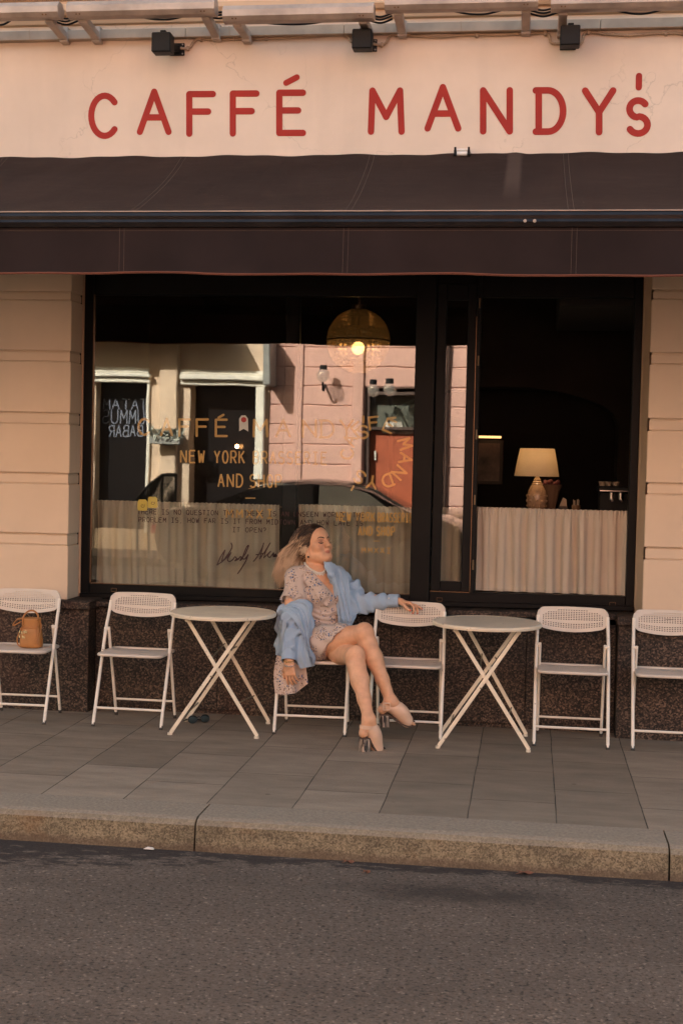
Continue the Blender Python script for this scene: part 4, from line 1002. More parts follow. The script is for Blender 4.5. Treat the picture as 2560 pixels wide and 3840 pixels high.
# ------------------------------------------------------------ inside the cafe
def emit(name, col, strength):
    m = bpy.data.materials.new(name); m.use_nodes = True; t = NT(m); m.node_tree.nodes.remove(m.node_tree.nodes['Principled BSDF'])
    e = t.new('Emission'); e.inputs[0].default_value = (*col, 1); e.inputs[1].default_value = strength; t.link(e.outputs[0], m.node_tree.nodes['Material Output'].inputs[0]); return m
M_wood = simple('dark_walnut', (.03, .018, .011), .6, 0, .3, 4)
CT = thing('cafe_counter', 'dark wooden counter inside the right bay, just behind the curtain', 'counter', (.66, 1.0, 0))
m = MB().box(.05, 1.70, .72, 1.25, .02, 1.27, .006); m.build('body', M_wood, CT); MB().box(.02, 1.72, .68, 1.28, 1.271, 1.302, .006).build('top', M_wood, CT)
LY = .92; lc = at(2010, 1908, y=LY); LX = lc[0]; LZ = 1.302
TL = thing('table_lamp', 'lit table lamp with pale drum shade on a knobbly ceramic base', 'lamp', (LX, LY, LZ))
def shade_mat():
    m, t, b = newmat('lamp_shade_linen'); v = t.coords(); c = t.ramp(t.noise(v, 300, 2), [(.3, (.62, .53, .40)), (.7, (.72, .62, .48))]); t.link(c, b.inputs['Base Color']); b.inputs['Roughness'].default_value = .9
    tl = t.new('BsdfTranslucent'); t.link(c, tl.inputs[0]); mx = t.new('MixShader'); mx.inputs[0].default_value = .5; t.link(b.outputs[0], mx.inputs[1]); t.link(tl.outputs[0], mx.inputs[2]); t.link(mx.outputs[0], m.node_tree.nodes['Material Output'].inputs[0]); return m
z0, z1 = at(2010, 1786, y=LY)[2], at(2010, 1682, y=LY)[2]; cxs = at(2012, 1735, y=LY)[0]
V = []; F = []; n = 48
for r_, z_ in ((.1475, z0), (.132, z0+(z1-z0)*.5), (.1135, z1)):
    V += [(cxs+r_*math.cos(2*math.pi*k/n), LY+r_*math.sin(2*math.pi*k/n), z_) for k in range(n)]
for j in range(2):
    for k in range(n): F.append([j*n+k, j*n+(k+1) % n, (j+1)*n+(k+1) % n, (j+1)*n+k])
MB().sheet(V, F, .0015).build('shade', shade_mat(), TL, smooth=True)
M_cer = simple('cream_glazed_ceramic', (.34, .22, .13), .25, 0, .2, 20)
h = z0-LZ
bs = MB().lathe([(.050, 0), (.058, .01), (.066, h*.25), (.066, h*.40), (.058, h*.56), (.045, h*.68), (.043, h*.70), (.036, h*.74), (.037, h*.77), (.030, h*.80), (.031, h*.83), (.023, h*.87), (.024, h*.9), (.014, h*.96), (.012, h*1.1)], (LX, LY, LZ), 32)
for j in range(4):
    for k in range(10):
        a = 2*math.pi*(k+.5*(j % 2))/10; rr_ = (.060, .066, .063, .050)[j]; bs.ball((LX+rr_*math.cos(a), LY+rr_*math.sin(a), LZ+h*(.12+.15*j)), .009, 8, 5)
bs.build('base', M_cer, TL, smooth=True)
pl_ = bpy.data.lights.new('bulb', 'POINT'); pl_.energy = .42; pl_.color = (1, .68, .36); pl_.shadow_soft_size = .03
po = bpy.data.objects.new('bulb', pl_); COL.objects.link(po); po.parent = TL; po.location = (cxs-LX, 0, (z0+z1)/2-LZ+.035)
# bouquet, napkins, straw pot, coffee machine
M_kraft = simple('kraft_paper', (.10, .055, .03), .8); M_fl = simple('dark_red_petals', (.06, .006, .006), .8, 0, .4, 60)
bq = at(2062, 1908, y=1.0)
BQ = thing('bouquet', 'dark red flowers wrapped in brown paper beside the table lamp', 'bouquet', (bq[0], 1.0, 1.302))
MB().lathe([(.03, 0), (.034, .02), (.06, .13), (.075, .17), (.070, .17), (.03, .03)], (bq[0], 1.0, 1.302), 10).build('wrap', M_kraft, BQ)
m = MB()
for k in range(22): a = k*2.4; rr_ = .013*math.sqrt(k); m.ball((bq[0]+rr_*math.cos(a), 1.0+rr_*math.sin(a), 1.302+.17+.02*math.cos(k)), .016, 7, 5)
m.each('flower', M_fl, BQ, smooth=True)
M_nap = simple('napkin_paper', (.30, .24, .18), .9)
np_ = at(2110, 1895, y=.95); NP = thing('napkin_holder', 'small holder with folded pale napkins beside the bouquet', 'napkin holder', (np_[0], .95, 1.302))
MB().box(np_[0]-.03, np_[0]+.03, .93, .97, 1.302, 1.33, .003).build('tray', M_wood, NP); MB().prism([(np_[0]-.025, 1.331), (np_[0]+.024, 1.331), (np_[0]+.022, 1.375), (np_[0]-.002, 1.39)], .94, .96).build('napkin', M_nap, NP)
sp = at(2158, 1905, y=.9); SP = thing('straw_pot', 'little wooden pot of stirring sticks at the counter edge', 'pot', (sp[0], .9, 1.302))
MB().lathe([(.026, 0), (.028, .04), (.024, .04), (.022, .01)], (sp[0], .9, 1.302), 16).build('pot', simple('tan_wood', (.14, .08, .04), .7), SP)
m = MB()
for k in range(8): m.tube([(sp[0]+.012*math.cos(k), .9+.012*math.sin(k), 1.31), (sp[0]+.02*math.cos(k), .9+.02*math.sin(k), 1.375+.008*math.sin(3*k))], .0022, 5)
m.each('stick', M_nap, SP)
M_steel = simple('steel', (.35, .32, .30), .22, 1.0, .1)
ca, cb_ = at(2236, 1915, y=1.05), at(2400, 1825, y=1.05)
CM = thing('coffee_machine', 'black espresso machine with steel trim at the right end of the counter', 'coffee machine', ((ca[0]+cb_[0])/2, 1.05, 1.302))
MB().box(ca[0]+.01, cb_[0], .98, 1.2, 1.302, 1.43, .006).build('body', M_blackmetal, CM); MB().box(ca[0], cb_[0], .93, 1.2, 1.431, 1.47, .006).build('head', M_blackmetal, CM)
MB().box(ca[0]+.01, cb_[0], .925, .93, 1.438, 1.444).build('trim', M_steel, CM)
for xx in (.09, .15): q = MB().tube([(ca[0]+xx, .955, 1.38), (ca[0]+xx, .955, 1.43)], .02, 14); q.tube([(ca[0]+xx, .955, 1.385), (ca[0]+xx, .86, 1.378)], .008, 8); q.build('portafilter', M_steel, CM, smooth=True)
m = MB()
for xx in (.03, .07, .12): m.lathe([(.018, 0), (.024, .03), (.021, .03), (.015, .004)], (ca[0]+xx, 1.05, 1.471), 14)
m.each('cup', M_nap, CM, smooth=True)
# framed picture with a picture light on the back wall
pa, pb = at(1745, 1815, y=3.18), at(1888, 1650, y=3.18)
PC = thing('framed_picture', 'dark framed picture lit from above on the back wall', 'picture', ((pa[0]+pb[0])/2, 3.18, pa[2]))
MB().box(pa[0], pb[0], 3.15, 3.185, pa[2], pb[2], .006).build('frame', M_wood, PC)
MB().box(pa[0]+.03, pb[0]-.03, 3.142, 3.149, pa[2]+.03, pb[2]-.03).build('canvas', simple('dark_painting', (.10, .06, .04), .6, 0, .9, 7), PC)
MB().tube([(pa[0]+.1, 3.06, pb[2]+.02), (pb[0]-.02, 3.06, pb[2]+.02)], .010, 10).build('picture_light', emit('picture_lamp', (1, .5, .18), .5), PC)
# glass globe pendant
PY = 1.15; pc = at(1343, 1278, y=PY); PR = .216
PN = thing('pendant_lamp', 'large ribbed glass globe pendant glowing inside the left window', 'lamp', tuple(pc))
def globe_mat(name, trf, col, trl):
    m, t, b = newmat(name); m.node_tree.nodes.remove(b)
    tr = t.new('BsdfTransparent'); tr.inputs[0].default_value = (1, .86, .62, 1)
    gl = t.new('BsdfGlossy'); gl.inputs['Roughness'].default_value = .12; gl.inputs[0].default_value = (*col, 1)
    tl = t.new('BsdfTranslucent'); tl.inputs[0].default_value = (.62, .42, .22, 1)
    m1 = t.new('MixShader'); m1.inputs[0].default_value = trl; t.link(gl.outputs[0], m1.inputs[1]); t.link(tl.outputs[0], m1.inputs[2])
    m2 = t.new('MixShader'); m2.inputs[0].default_value = trf; t.link(m1.outputs[0], m2.inputs[1]); t.link(tr.outputs[0], m2.inputs[2])
    t.link(m2.outputs[0], m.node_tree.nodes['Material Output'].inputs[0]); return m
def hemi(sgn, n=72, m_=20):
    V = []; F = []
    for j in range(m_+1):
        a = math.pi/2*j/m_*(.96)
        for k in range(n):
            rib = 1+.022*((k % 2)-.5)+.016*((j % 2)-.5); V.append((pc[0]+PR*rib*math.cos(a)*math.cos(2*math.pi*k/n), pc[1]+PR*rib*math.cos(a)*math.sin(2*math.pi*k/n), pc[2]+sgn*(.004+PR*rib*math.sin(a))))
    for j in range(m_):
        for k in range(n): F.append([j*n+k, j*n+(k+1) % n, (j+1)*n+(k+1) % n, (j+1)*n+k])
    return MB().sheet(V, F, .002)
hemi(1).build('globe', globe_mat('smoked_ribbed_glass', .40, (.16, .11, .07), .22), PN); hemi(-1).build('globe', globe_mat('clear_ribbed_glass', .40, (.75, .60, .42), .40), PN)
MB().tube([(pc[0]+PR*1.01*math.cos(R(a)), pc[1]+PR*1.01*math.sin(R(a)), pc[2]) for a in range(0, 360, 6)], .006, 8, closed=True).build('band', M_bronze, PN, smooth=True)
m = MB().tube([pc+(0, 0, PR*.97), (pc[0], pc[1], 2.99)], .008, 8); m.tube([pc+(0, 0, PR*.9), pc+(0, 0, PR+.03)], .05, 20); m.tube([pc+(0, 0, -.02), pc+(0, 0, PR)], .014, 10); m.build('stem', M_bronze, PN)
MB().ball(pc-np.array([0, 0, .05]), .045, 14, 9).build('bulb', emit('warm_bulb', (1, .70, .40), 4.5), PN, smooth=True)
# ------------------------------------------------------------ the other side of the street (seen mirrored in the glass)
YO = -14.0; YM = 2*(YF+.016)-YO
def op(px, py): p = at(px, py, y=YM); return (p[0], p[2])
M_pink = plaster('pink_stucco', (.60, .355, .285), cracks=False); M_peach2 = plaster('peach_stucco', (.62, .47, .34), cracks=False); M_cream = simple('cream_trim', (.70, .66, .56), .7, 0, .12, 5)
M_door = simple('orange_red_door', (.37, .085, .035), .5, 0, .12, 5); M_grey = simple('grey_green_glass', (.12, .125, .10), .3); M_shopdark = simple('dark_shop_glass', (.012, .010, .010), .15); M_brown = simple('brown_door_frame', (.07, .04, .03), .6)
XS = op(1010, 1500)[0]
PH = thing('pink_house', 'pink grooved house across the street with orange red door, mirrored in the glass', 'building', (-1, YO, -.1))
m = MB(); z = -.1
dx0, dx1, dzt = op(1368, 1465)[0], op(1368, 1465)[0]+1.15, op(1400, 1468)[1]
while z < 8.6:
    zt = min(z+.325, 8.6)
    for a, b in ((XS, dx0), (dx1, 7.5)) if zt < dzt+.1 else ((XS, 7.5),):
        m.box(a, b, YO-.5, YO, z+.012, zt, .012); m.box(a, b, YO-.5, YO-.02, z-.001, z+.013)
    z += .325
m.build('wall', M_pink, PH)
pi_ = op(1335, 1500)[0]; m = MB(); m.box(pi_-.06, pi_+.12, YO-.01, YO+.06, -.1, 8.5, .01); m.box(op(1105, 1500)[0], op(1135, 1500)[0], YO-.01, YO+.03, -.1, 8.5, .005); m.box(op(1655, 1400)[0], op(1672, 1400)[0], YO, YO+.12, -.1, 8, .01); m.each('pilaster_strip', M_pink, PH)
m = MB().box(op(1674, 1400)[0], op(1682, 1400)[0], YO, YO+.1, -.1, 8, .02); m.build('downpipe', M_brown, PH)
dr = MB().box(dx0+.08, dx1-.08, YO-.3, YO-.22, -.1, op(1400, 1612)[1], .01); dr = dr.build('door', M_door, PH)
MB().box(dx0+.16, dx0+.19, YO-.22, YO-.17, op(1395, 1725)[1], op(1395, 1690)[1], .006).build('handle', M_cream, dr)
MB().box(dx0+.08, dx1-.08, YO-.3, YO-.24, op(1400, 1600)[1], dzt-.05, .005).build('transom', M_grey, PH)
m = MB(); m.box(dx0-.02, dx0+.08, YO-.3, YO-.05, -.1, dzt, .01); m.box(dx1-.08, dx1+.02, YO-.3, YO-.05, -.1, dzt, .01); m.box(dx0+.08, dx1-.08, YO-.3, YO-.05, dzt-.06, dzt, .01); m.box(dx0+.08, dx1-.08, YO-.3, YO-.1, op(1400, 1612)[1], op(1400, 1600)[1], .01); m.each('door_frame', M_brown, PH)
m = MB()
for x0, y0, w, h in ((1440, 1583, 60, 20), (1428, 1602, 62, 22), (1484, 1603, 60, 24)):
    a, b = op(x0, y0+h), op(x0+w, y0); m.box(a[0], b[0], YO-.22, YO-.214, a[1], b[1])
m.each('notice', M_cream, PH)
m = MB().box(XS-8.2, 7.6, YO-6, YO-.52, -.1, 8.6); m.box(XS-8.2, 7.7, YO-6, YO+.25, 8.6, 8.9, .02); m.build('roof', M_brown, PH)

EH = thing('peach_house', 'peach house across the street with dark shop windows under cream cornices, mirrored', 'building', (XS-3, YO, -.1))
a1, a2 = op(362, 1432), op(562, 1432); b1, b2 = op(715, 1432), op(968, 1432)
m = MB(); zt = a1[1]
for xa, xb in ((XS-8, a1[0]), (a2[0], b1[0]), (b2[0], XS-.01)): m.box(xa, xb, YO-.5, YO+.02, -.1, zt, .006)
m.box(XS-8, XS-.01, YO-.5, YO+.02, zt, 8.6); m.box(a2[0]+.22, op(672, 1500)[0], YO, YO+.16, -.1, op(640, 1300)[1]+.3, .015); m.box(a1[0], a2[0], YO-.5, YO, -.1, .35, .01)
m.build('wall', M_peach2, EH)
m = MB(); m.box(a1[0]-.3, a2[0]+.04, YO+.02, YO+.10, zt-.02, zt+.07, .015); m.box(a1[0]-.3, a2[0]+.06, YO+.02, YO+.16, zt+.07, zt+.14, .015); m.box(a1[0]-.3, a2[0]+.02, YO+.02, YO+.12, zt+.14, zt+.24, .015)
m.box(b1[0]-.15, b2[0]+.16, YO+.02, YO+.10, zt-.04, zt+.05, .015); m.box(b1[0]-.15, b2[0]+.2, YO+.02, YO+.18, zt+.05, zt+.14, .015); m.box(b1[0]-.15, b2[0]+.16, YO+.02, YO+.12, zt+.14, zt+.22, .015)
pz = op(985, 1800)[1]; m.box(b2[0]-.02, b2[0]+.13, YO+.02, YO+.14, pz, zt-.04, .015); m.box(a2[0]-.035, a2[0]+.02, YO+.02, YO+.07, .3, zt-.02, .01)
m.each('cornice', M_cream, EH)
m = MB(); m.box(a1[0], a2[0], YO-.3, YO-.25, .35, zt); m.box(b1[0], b2[0], YO-.4, YO-.36, -.1, zt); m.each('shop_glass', M_shopdark, EH)
M_neon = simple('chalk_lettering', (.17, .19, .24), .7); M_neon2 = simple('orange_lettering', (.42, .20, .10), .7)
for w_, xl, xr, yb, hp, mt in (('TATAM', 368, 540, 1529, 38, M_neon), ('HUMMUS', 366, 562, 1588, 56, M_neon), ('BABAR', 392, 520, 1633, 38, M_neon)):
    q = MB(); p0, p1 = op(xl, yb), op(xr, yb); text_line(q, w_, (p1[0], p1[1]), (p0[0], p0[1]), 0, .02, YO-.25) if False else None
    s_ = (YM-CAM_C[1])/FPX
    n_ = len(w_); dx = (p1[0]-p0[0])/n_
    for i, chh in enumerate(w_):
        xr_ = p1[0]-dx*(i+.14); text_strokes(q, chh, lambda u, v, xr_=xr_, dx=dx, hp=hp, z0=p0[1]: (xr_-u*dx*.72, z0+v*hp*s_), .018, YO-.25, .004, i, True, 1)
    q.build('lettering', mt, EH)
cz = op(640, 1312)[1]; m = MB().prism([(YO+.02, cz+.5), (YO+.75, cz+.24), (YO+.75, cz+.16), (YO+.02, cz+.16)], XS-8, XS-.6, 'x'); m.build('canopy', M_brown, EH)  # overhang above the mirrored view, added to shade the top of this wall
lb = op(880, 1672); MB().ball((lb[0], YO-.2, lb[1]), .035, 10, 7).build('lamp', emit('shop_bulb', (1, .45, .15), 30), EH)

M_zinc = simple('grey_pipe', (.24, .24, .22), .5)
a = op(1010, 1300); b = op(1034, 1450)
m = MB().box(a[0], b[0], YO+.02, YO+.55, b[1], 3.62, .02); tag(m.build('rain_hopper', M_zinc), 'grey rain pipe box between the peach and pink houses, mirrored', 'pipe')  # depth drawn out so the box throws a shadow on the pink wall
LG = ['glass wall lantern on the pink house wall left of the door, mirrored in the window', 'glass wall lantern above the orange door, the nearer to the pink pilaster', 'glass wall lantern above the orange door, the nearer to the window post']
def lantern_glass():
    m, t, b = newmat('lantern_glass'); m.node_tree.nodes.remove(b); tr = t.new('BsdfTransparent'); gl = t.new('BsdfGlossy'); gl.inputs['Roughness'].default_value = .05; df = t.new('BsdfDiffuse'); df.inputs[0].default_value = (.7, .6, .5, 1)
    m1 = t.new('MixShader'); m1.inputs[0].default_value = .55; t.link(gl.outputs[0], m1.inputs[1]); t.link(df.outputs[0], m1.inputs[2]); m2 = t.new('MixShader'); m2.inputs[0].default_value = .30; t.link(tr.outputs[0], m2.inputs[1]); t.link(m1.outputs[0], m2.inputs[2])
    t.link(m2.outputs[0], m.node_tree.nodes['Material Output'].inputs[0]); return m
M_lant = lantern_glass()
for i, (px_, py_, r_) in enumerate(((1222, 1412, .11), (1408, 1468, .10), (1466, 1464, .10))):
    c = op(px_, py_); L = thing('wall_lantern', LG[i], 'lantern', (c[0], YO+.3, c[1]), 'wall lanterns across the street')
    MB().ball((c[0], YO+.3, c[1]), (r_, r_, r_*1.15), 14, 10).build('globe', M_lant, L, smooth=True)
    m = MB().tube(smooth_path([(c[0], YO, c[1]-.15), (c[0], YO+.2, c[1]-.25), (c[0], YO+.3, c[1]-.12)], 5), .018, 8); m.tube([(c[0], YO+.3, c[1]+.1), (c[0], YO+.3, c[1]+.18)], .06, 10); m.build('bracket', M_blackmetal, L)
c0, c1 = op(580, 1655), op(698, 1612); FB = thing('flower_box', 'box of grey dried plants on the peach pier across the street, mirrored', 'planter', ((c0[0]+c1[0])/2, YO+.3, c0[1]))
MB().box(c0[0], c1[0], YO+.16, YO+.4, c0[1]-.05, c0[1]+.06, .01).build('trough', M_zinc, FB)
m = MB(); r = np.random.default_rng(5)
for k in range(150):
    p = np.array([r.uniform(c0[0], c1[0]), YO+r.uniform(.15, .45), r.uniform(c0[1]+.04, c1[1])]); d_ = r.normal(size=3)*.05; e_ = np.cross(d_, r.normal(size=3)); e_ = e_/np.linalg.norm(e_)*.03
    m.add([p-d_, p+e_, p+d_, p-e_], [(0, 1, 2, 3)])
m.build('plants', simple('silver_leaf', (.32, .33, .28), .8, 0, .3, 30), FB)
RL = thing('stair_railing', 'black mesh stair railing at the dark doorway across the street, mirrored', 'railing', (*(op(640, 1900)[0], YO+.8), -.1))
p = [op(*q) for q in ((566, 1862), (612, 1812), (655, 1780), (705, 1776))]
m = MB(); m.tube([(x_, YO+.8, z_) for x_, z_ in p], .025, 8)
for x_, z_ in p: m.tube([(x_, YO+.8, z_), (x_, YO+.8, -.1)], .022, 8)
for k in range(26):
    xx = p[0][0]+(p[-1][0]-p[0][0])*k/26; zz = np.interp(xx, [q[0] for q in p], [q[1] for q in p])
    for s_ in (-1, 1):
        xb = xx+s_*.45; m.tube([(xx, YO+.8, zz-.02), (min(max(xb, p[0][0]), p[-1][0]), YO+.8, zz-.75)], .007, 4)
m.build('mesh_panel', M_blackmetal, RL)
# parked car between the street and the pink house
M_carp = simple('black_car_paint', (.010, .010, .011), .06, .0, .05, spec=.6); M_carg = simple('car_glass', (.012, .014, .016), .05, 0, .05, spec=.8); M_carw = simple('car_window_glare', (.30, .27, .22), .2, 0, .3, 3); M_tyre = simple('tyre_rubber', (.015, .015, .015), .85); M_rim = simple('alloy', (.12, .12, .12), .5, .5)  # pale front-window colour stands in for light reflected in the car glass
CYc = -11.2; CX = -2.45
CA = thing('parked_car', 'black parked saloon car across the street, mirrored in the window glass', 'car', (CX, CYc, -.137))
side = [(-2.25, .42), (-2.3, .62), (-2.24, .92), (-2.05, 1.02), (-1.55, 1.06), (-1.0, 1.30), (-.55, 1.43), (0, 1.48), (.45, 1.46), (.85, 1.36), (1.45, 1.05), (1.9, .97), (2.15, .86), (2.28, .66), (2.28, .40), (2.1, .25), (-2.1, .25)]
def car_ring(fr, w): return [(CX+x*(1-.03*fr**4), CYc+w*(.88 if False else 1)*1.0, -.137+z) for x, z in side]
V = []; F = []; n = len(side); secs = [-1, -.93, -.8, -.4, 0, .4, .8, .93, 1]
for s_ in secs:
    for x, z in side:
        roof = max(0, (z-.95)/.5); w = .88*(1-.22*roof); zz = z-(.05*roof+.02)*abs(s_)**4; V.append((CX+x*(1-.03*s_**4), CYc+s_*w, -.137+zz*1.0))
for j in range(len(secs)-1):
    for i in range(n): F.append((j*n+i, j*n+(i+1) % n, (j+1)*n+(i+1) % n, (j+1)*n+i))
F += [tuple(range(n)), tuple((len(secs)-1)*n+i for i in range(n))[::-1]]
MB().add(V, F).build('body', M_carp, CA, smooth=True)
for s_ in (-1, 1):
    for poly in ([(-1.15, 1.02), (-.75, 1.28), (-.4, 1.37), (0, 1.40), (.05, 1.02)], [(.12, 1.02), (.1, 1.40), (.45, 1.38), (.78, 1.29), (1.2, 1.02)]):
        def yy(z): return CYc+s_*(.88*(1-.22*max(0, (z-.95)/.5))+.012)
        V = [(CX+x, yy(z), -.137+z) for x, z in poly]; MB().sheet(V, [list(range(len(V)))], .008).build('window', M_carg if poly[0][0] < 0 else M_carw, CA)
    for xx in (-1.4, 1.4):
        w_ = MB().tube([(CX+xx, CYc+s_*.68, -.137+.32), (CX+xx, CYc+s_*.89, -.137+.32)], .32, 28).build('wheel', M_tyre, CA)
        MB().tube([(CX+xx, CYc+s_*.88, -.137+.32), (CX+xx, CYc+s_*.90, -.137+.32)], .2, 20).build('rim', M_rim, w_)
for (xf, nm) in ((2.24, 'headlight'), (-2.26, 'taillight')):
    for s_ in (-1, 1): MB().box(CX+xf-.06, CX+xf+.04, CYc+s_*.6-.16, CYc+s_*.6+.16, .5, .62, .02).build(nm, M_rim if xf > 0 else M_redv, CA)
for s_ in (-1, 1):
    MB().box(CX+.75, CX+.95, CYc+s_*.95-.08, CYc+s_*.95+.08, .86, .98, .03).build('mirror', M_carp, CA)
# ------------------------------------------------------------ the woman: fields blended into continuous surfaces
class Field:
    def __init__(s, lo, hi, h):
        s.lo = np.array(lo, float); s.h = h; s.n = np.ceil((np.array(hi)-s.lo)/h).astype(int)+1
        s.F = np.full(s.n, 1.0, np.float32); s.ax = [s.lo[i]+h*np.arange(s.n[i]) for i in range(3)]
    def block(s, a, b):
        i0 = np.clip(np.floor((np.array(a)-s.lo)/s.h).astype(int), 0, s.n); i1 = np.clip(np.ceil((np.array(b)-s.lo)/s.h).astype(int)+1, 0, s.n)
        sl = tuple(slice(x, y) for x, y in zip(i0, i1))
        return sl, np.meshgrid(*[s.ax[i][sl[i]] for i in range(3)], indexing='ij', sparse=True)
    def put(s, sl, d, k, op='u'):
        A = s.F[sl]
        if op == 'u':
            h = np.maximum(k-np.abs(A-d), 0)/k; s.F[sl] = np.minimum(A, d)-h*h*k*.25
        elif op == 's':
            h = np.maximum(k-np.abs(A+d), 0)/k; s.F[sl] = np.maximum(A, -d)+h*h*k*.25
    def cap(s, a, b, ra, rb=None, k=.02, op='u', sq=None):
        """rounded cone a->b; sq=(direction, ratio) flattens it along that direction"""
        a, b = np.array(a, float), np.array(b, float); rb = ra if rb is None else rb; m = max(ra, rb)*(max(1, sq[1]) if sq else 1)+k+.02
        sl, (X, Y, Z) = s.block(np.minimum(a, b)-m, np.maximum(a, b)+m)
        if s.F[sl].size == 0: return s
        d = b-a; L = max(float(d@d), 1e-9)
        t = np.clip(((X-a[0])*d[0]+(Y-a[1])*d[1]+(Z-a[2])*d[2])/L, 0, 1)
        dx, dy, dz = X-a[0]-t*d[0], Y-a[1]-t*d[1], Z-a[2]-t*d[2]; sc = 1.0
        if sq:
            u = np.array(sq[0], float); u /= np.linalg.norm(u); q = dx*u[0]+dy*u[1]+dz*u[2]; g = q/sq[1]-q
            dx, dy, dz = dx+g*u[0], dy+g*u[1], dz+g*u[2]; sc = min(1, sq[1])
        s.put(sl, ((np.sqrt(dx*dx+dy*dy+dz*dz)-(ra+(rb-ra)*t))*sc).astype(np.float32), k, op); return s
    def chain(s, pts, rs, k=.02, **kw):
        for i in range(len(pts)-1): s.cap(pts[i], pts[i+1], rs[i], rs[i+1], k, **kw)
        return s
    def ell(s, c, axes, r, k=.02, op='u'):
        c = np.array(c, float); r = np.array(r, float); m = r.max()+k+.02
        sl, (X, Y, Z) = s.block(c-m, c+m)
        if s.F[sl].size == 0: return s
        q = [((X-c[0])*a[0]+(Y-c[1])*a[1]+(Z-c[2])*a[2]) for a in axes]
        k0 = np.sqrt(sum((v/w)**2 for v, w in zip(q, r))); k1 = np.sqrt(sum((v/w/w)**2 for v, w in zip(q, r)))+1e-9
        s.put(sl, (k0*(k0-1)/k1).astype(np.float32), k, op); return s
    def fn(s, f, op='s', k=.006):
        X, Y, Z = np.meshgrid(*s.ax, indexing='ij', sparse=True); s.put((slice(None),)*3, f(X, Y, Z).astype(np.float32), k, op); return s
    def mesh(s):
        F = s.F; S = F < 0; n = np.array(F.shape)
        c = np.zeros(n-1, np.int8)
        for i in (0, 1):
            for j in (0, 1):
                for k in (0, 1): c += S[i:n[0]-1+i, j:n[1]-1+j, k:n[2]-1+k]
        I, J, K = np.nonzero((c > 0) & (c < 8)); idx = np.full(n-1, -1, np.int32); idx[I, J, K] = np.arange(len(I))
        P = np.zeros((len(I), 3)); W = np.zeros(len(I))
        cor = [(i, j, k) for i in (0, 1) for j in (0, 1) for k in (0, 1)]
        for a in cor:
            for ax in range(3):
                if a[ax]: continue
                b = list(a); b[ax] = 1
                fa = F[I+a[0], J+a[1], K+a[2]].astype(float); fb = F[I+b[0], J+b[1], K+b[2]].astype(float)
                m = (fa < 0) != (fb < 0); t = np.where(m, fa/(fa-fb+1e-12), 0)
                q = np.tile(np.array(a, float), (len(I), 1)); q[:, ax] += t; P[m] += q[m]; W[m] += 1
        V = s.lo+s.h*(np.c_[I, J, K]+P/W[:, None]); Q = []
        for ax in range(3):
            sl0 = [slice(1, -1)]*3; sl0[ax] = slice(0, -1); sl1 = list(sl0); sl1[ax] = slice(1, None)
            A, B = S[tuple(sl0)], S[tuple(sl1)]; m = A != B; e = np.array(np.nonzero(m)).T; o = np.ones(3, int); o[ax] = 0; e = e+o
            u, v = (ax+1) % 3, (ax+2) % 3; du = np.zeros(3, int); du[u] = 1; dv = np.zeros(3, int); dv[v] = 1
            q = np.stack([idx[tuple((e-du-dv).T)], idx[tuple((e-dv).T)], idx[tuple(e.T)], idx[tuple((e-du).T)]], 1)
            fl = B[m]; q[fl] = q[fl][:, ::-1]; Q.append(q)
        return V, np.concatenate(Q)
def field_obj(name, fld, mat, parent, disp=None, colf=None, smooth_it=2):
    V, Q = fld.mesh(); Q = Q[(Q >= 0).all(1)]
    # a little relaxation, then cloth folds pushed along the normals
    E = np.concatenate([Q[:, [0, 1]], Q[:, [1, 2]], Q[:, [2, 3]], Q[:, [3, 0]]])
    deg = np.bincount(E[:, 0], minlength=len(V))+np.bincount(E[:, 1], minlength=len(V))
    for _ in range(smooth_it):
        A = np.zeros_like(V)
        for i in range(3): A[:, i] = np.bincount(E[:, 0], V[E[:, 1], i], len(V))+np.bincount(E[:, 1], V[E[:, 0], i], len(V))
        V = V*.5+.5*A/np.maximum(deg, 1)[:, None]
    if disp is not None:
        fn_ = np.cross(V[Q[:, 2]]-V[Q[:, 0]], V[Q[:, 3]]-V[Q[:, 1]]); N = np.zeros_like(V)
        for k in range(4):
            for i in range(3): N[:, i] += np.bincount(Q[:, k], fn_[:, i], len(V))
        N /= np.linalg.norm(N, axis=1)[:, None]+1e-12; V = V+N*disp(V)[:, None]
    me = bpy.data.meshes.new(name); r = parent
    while r.parent is not None: r = r.parent
    me.from_pydata((V-np.array(r.location)).tolist(), [], Q.tolist()); me.update()
    if colf is not None:
        a = me.color_attributes.new('Col', 'FLOAT_COLOR', 'POINT'); a.data.foreach_set('color', np.c_[colf(V), np.ones(len(V))].astype(np.float32).ravel())
    me.polygons.foreach_set('use_smooth', [True]*len(me.polygons)); me.materials.append(mat); bm_fix(me)
    o = bpy.data.objects.new(name, me); COL.objects.link(o); o.parent = parent
    return o
def nrmz(v): v = np.array(v, float); return v/np.linalg.norm(v)

PW = thing('person', 'seated woman in floral dress and slipped blue shirt, hand on the next chair', 'person', (-.64, -.30, 0))
# --- joints, placed to match the pose
f0 = np.array([.80, -.60, 0]); ct, st_ = math.cos(R(17)), math.sin(R(17))
HF = f0*ct+np.array([0, 0, 1.])*st_; HU = np.array([0, 0, 1.])*ct-f0*st_; HL = np.cross(HU, HF)
HC = zp(486, 303, -.22)
def hd(f, l, u): return HC+HF*f+HL*l+HU*u
neck0, neck1 = hd(-.034, 0, -.050), zp(482, 505, -.235)
chest, bust_r, bust_l = zp(510, 620, -.245), zp(525, 690, -.345), zp(632, 690, -.285)
waist, pelvis = zp(560, 860, -.265), zp(545, 1075, -.285)
sh_r, sh_l = zp(330, 568, -.315), zp(655, 560, -.165)
el_r, wr_r = zp(298, 905, -.43), zp(277, 1195, -.545)
el_l, wr_l = zp(850, 742, -.20), zp(1118, 738, -.225)
hip_r, hip_l = zp(455, 1095, -.37), zp(590, 1095, -.245)
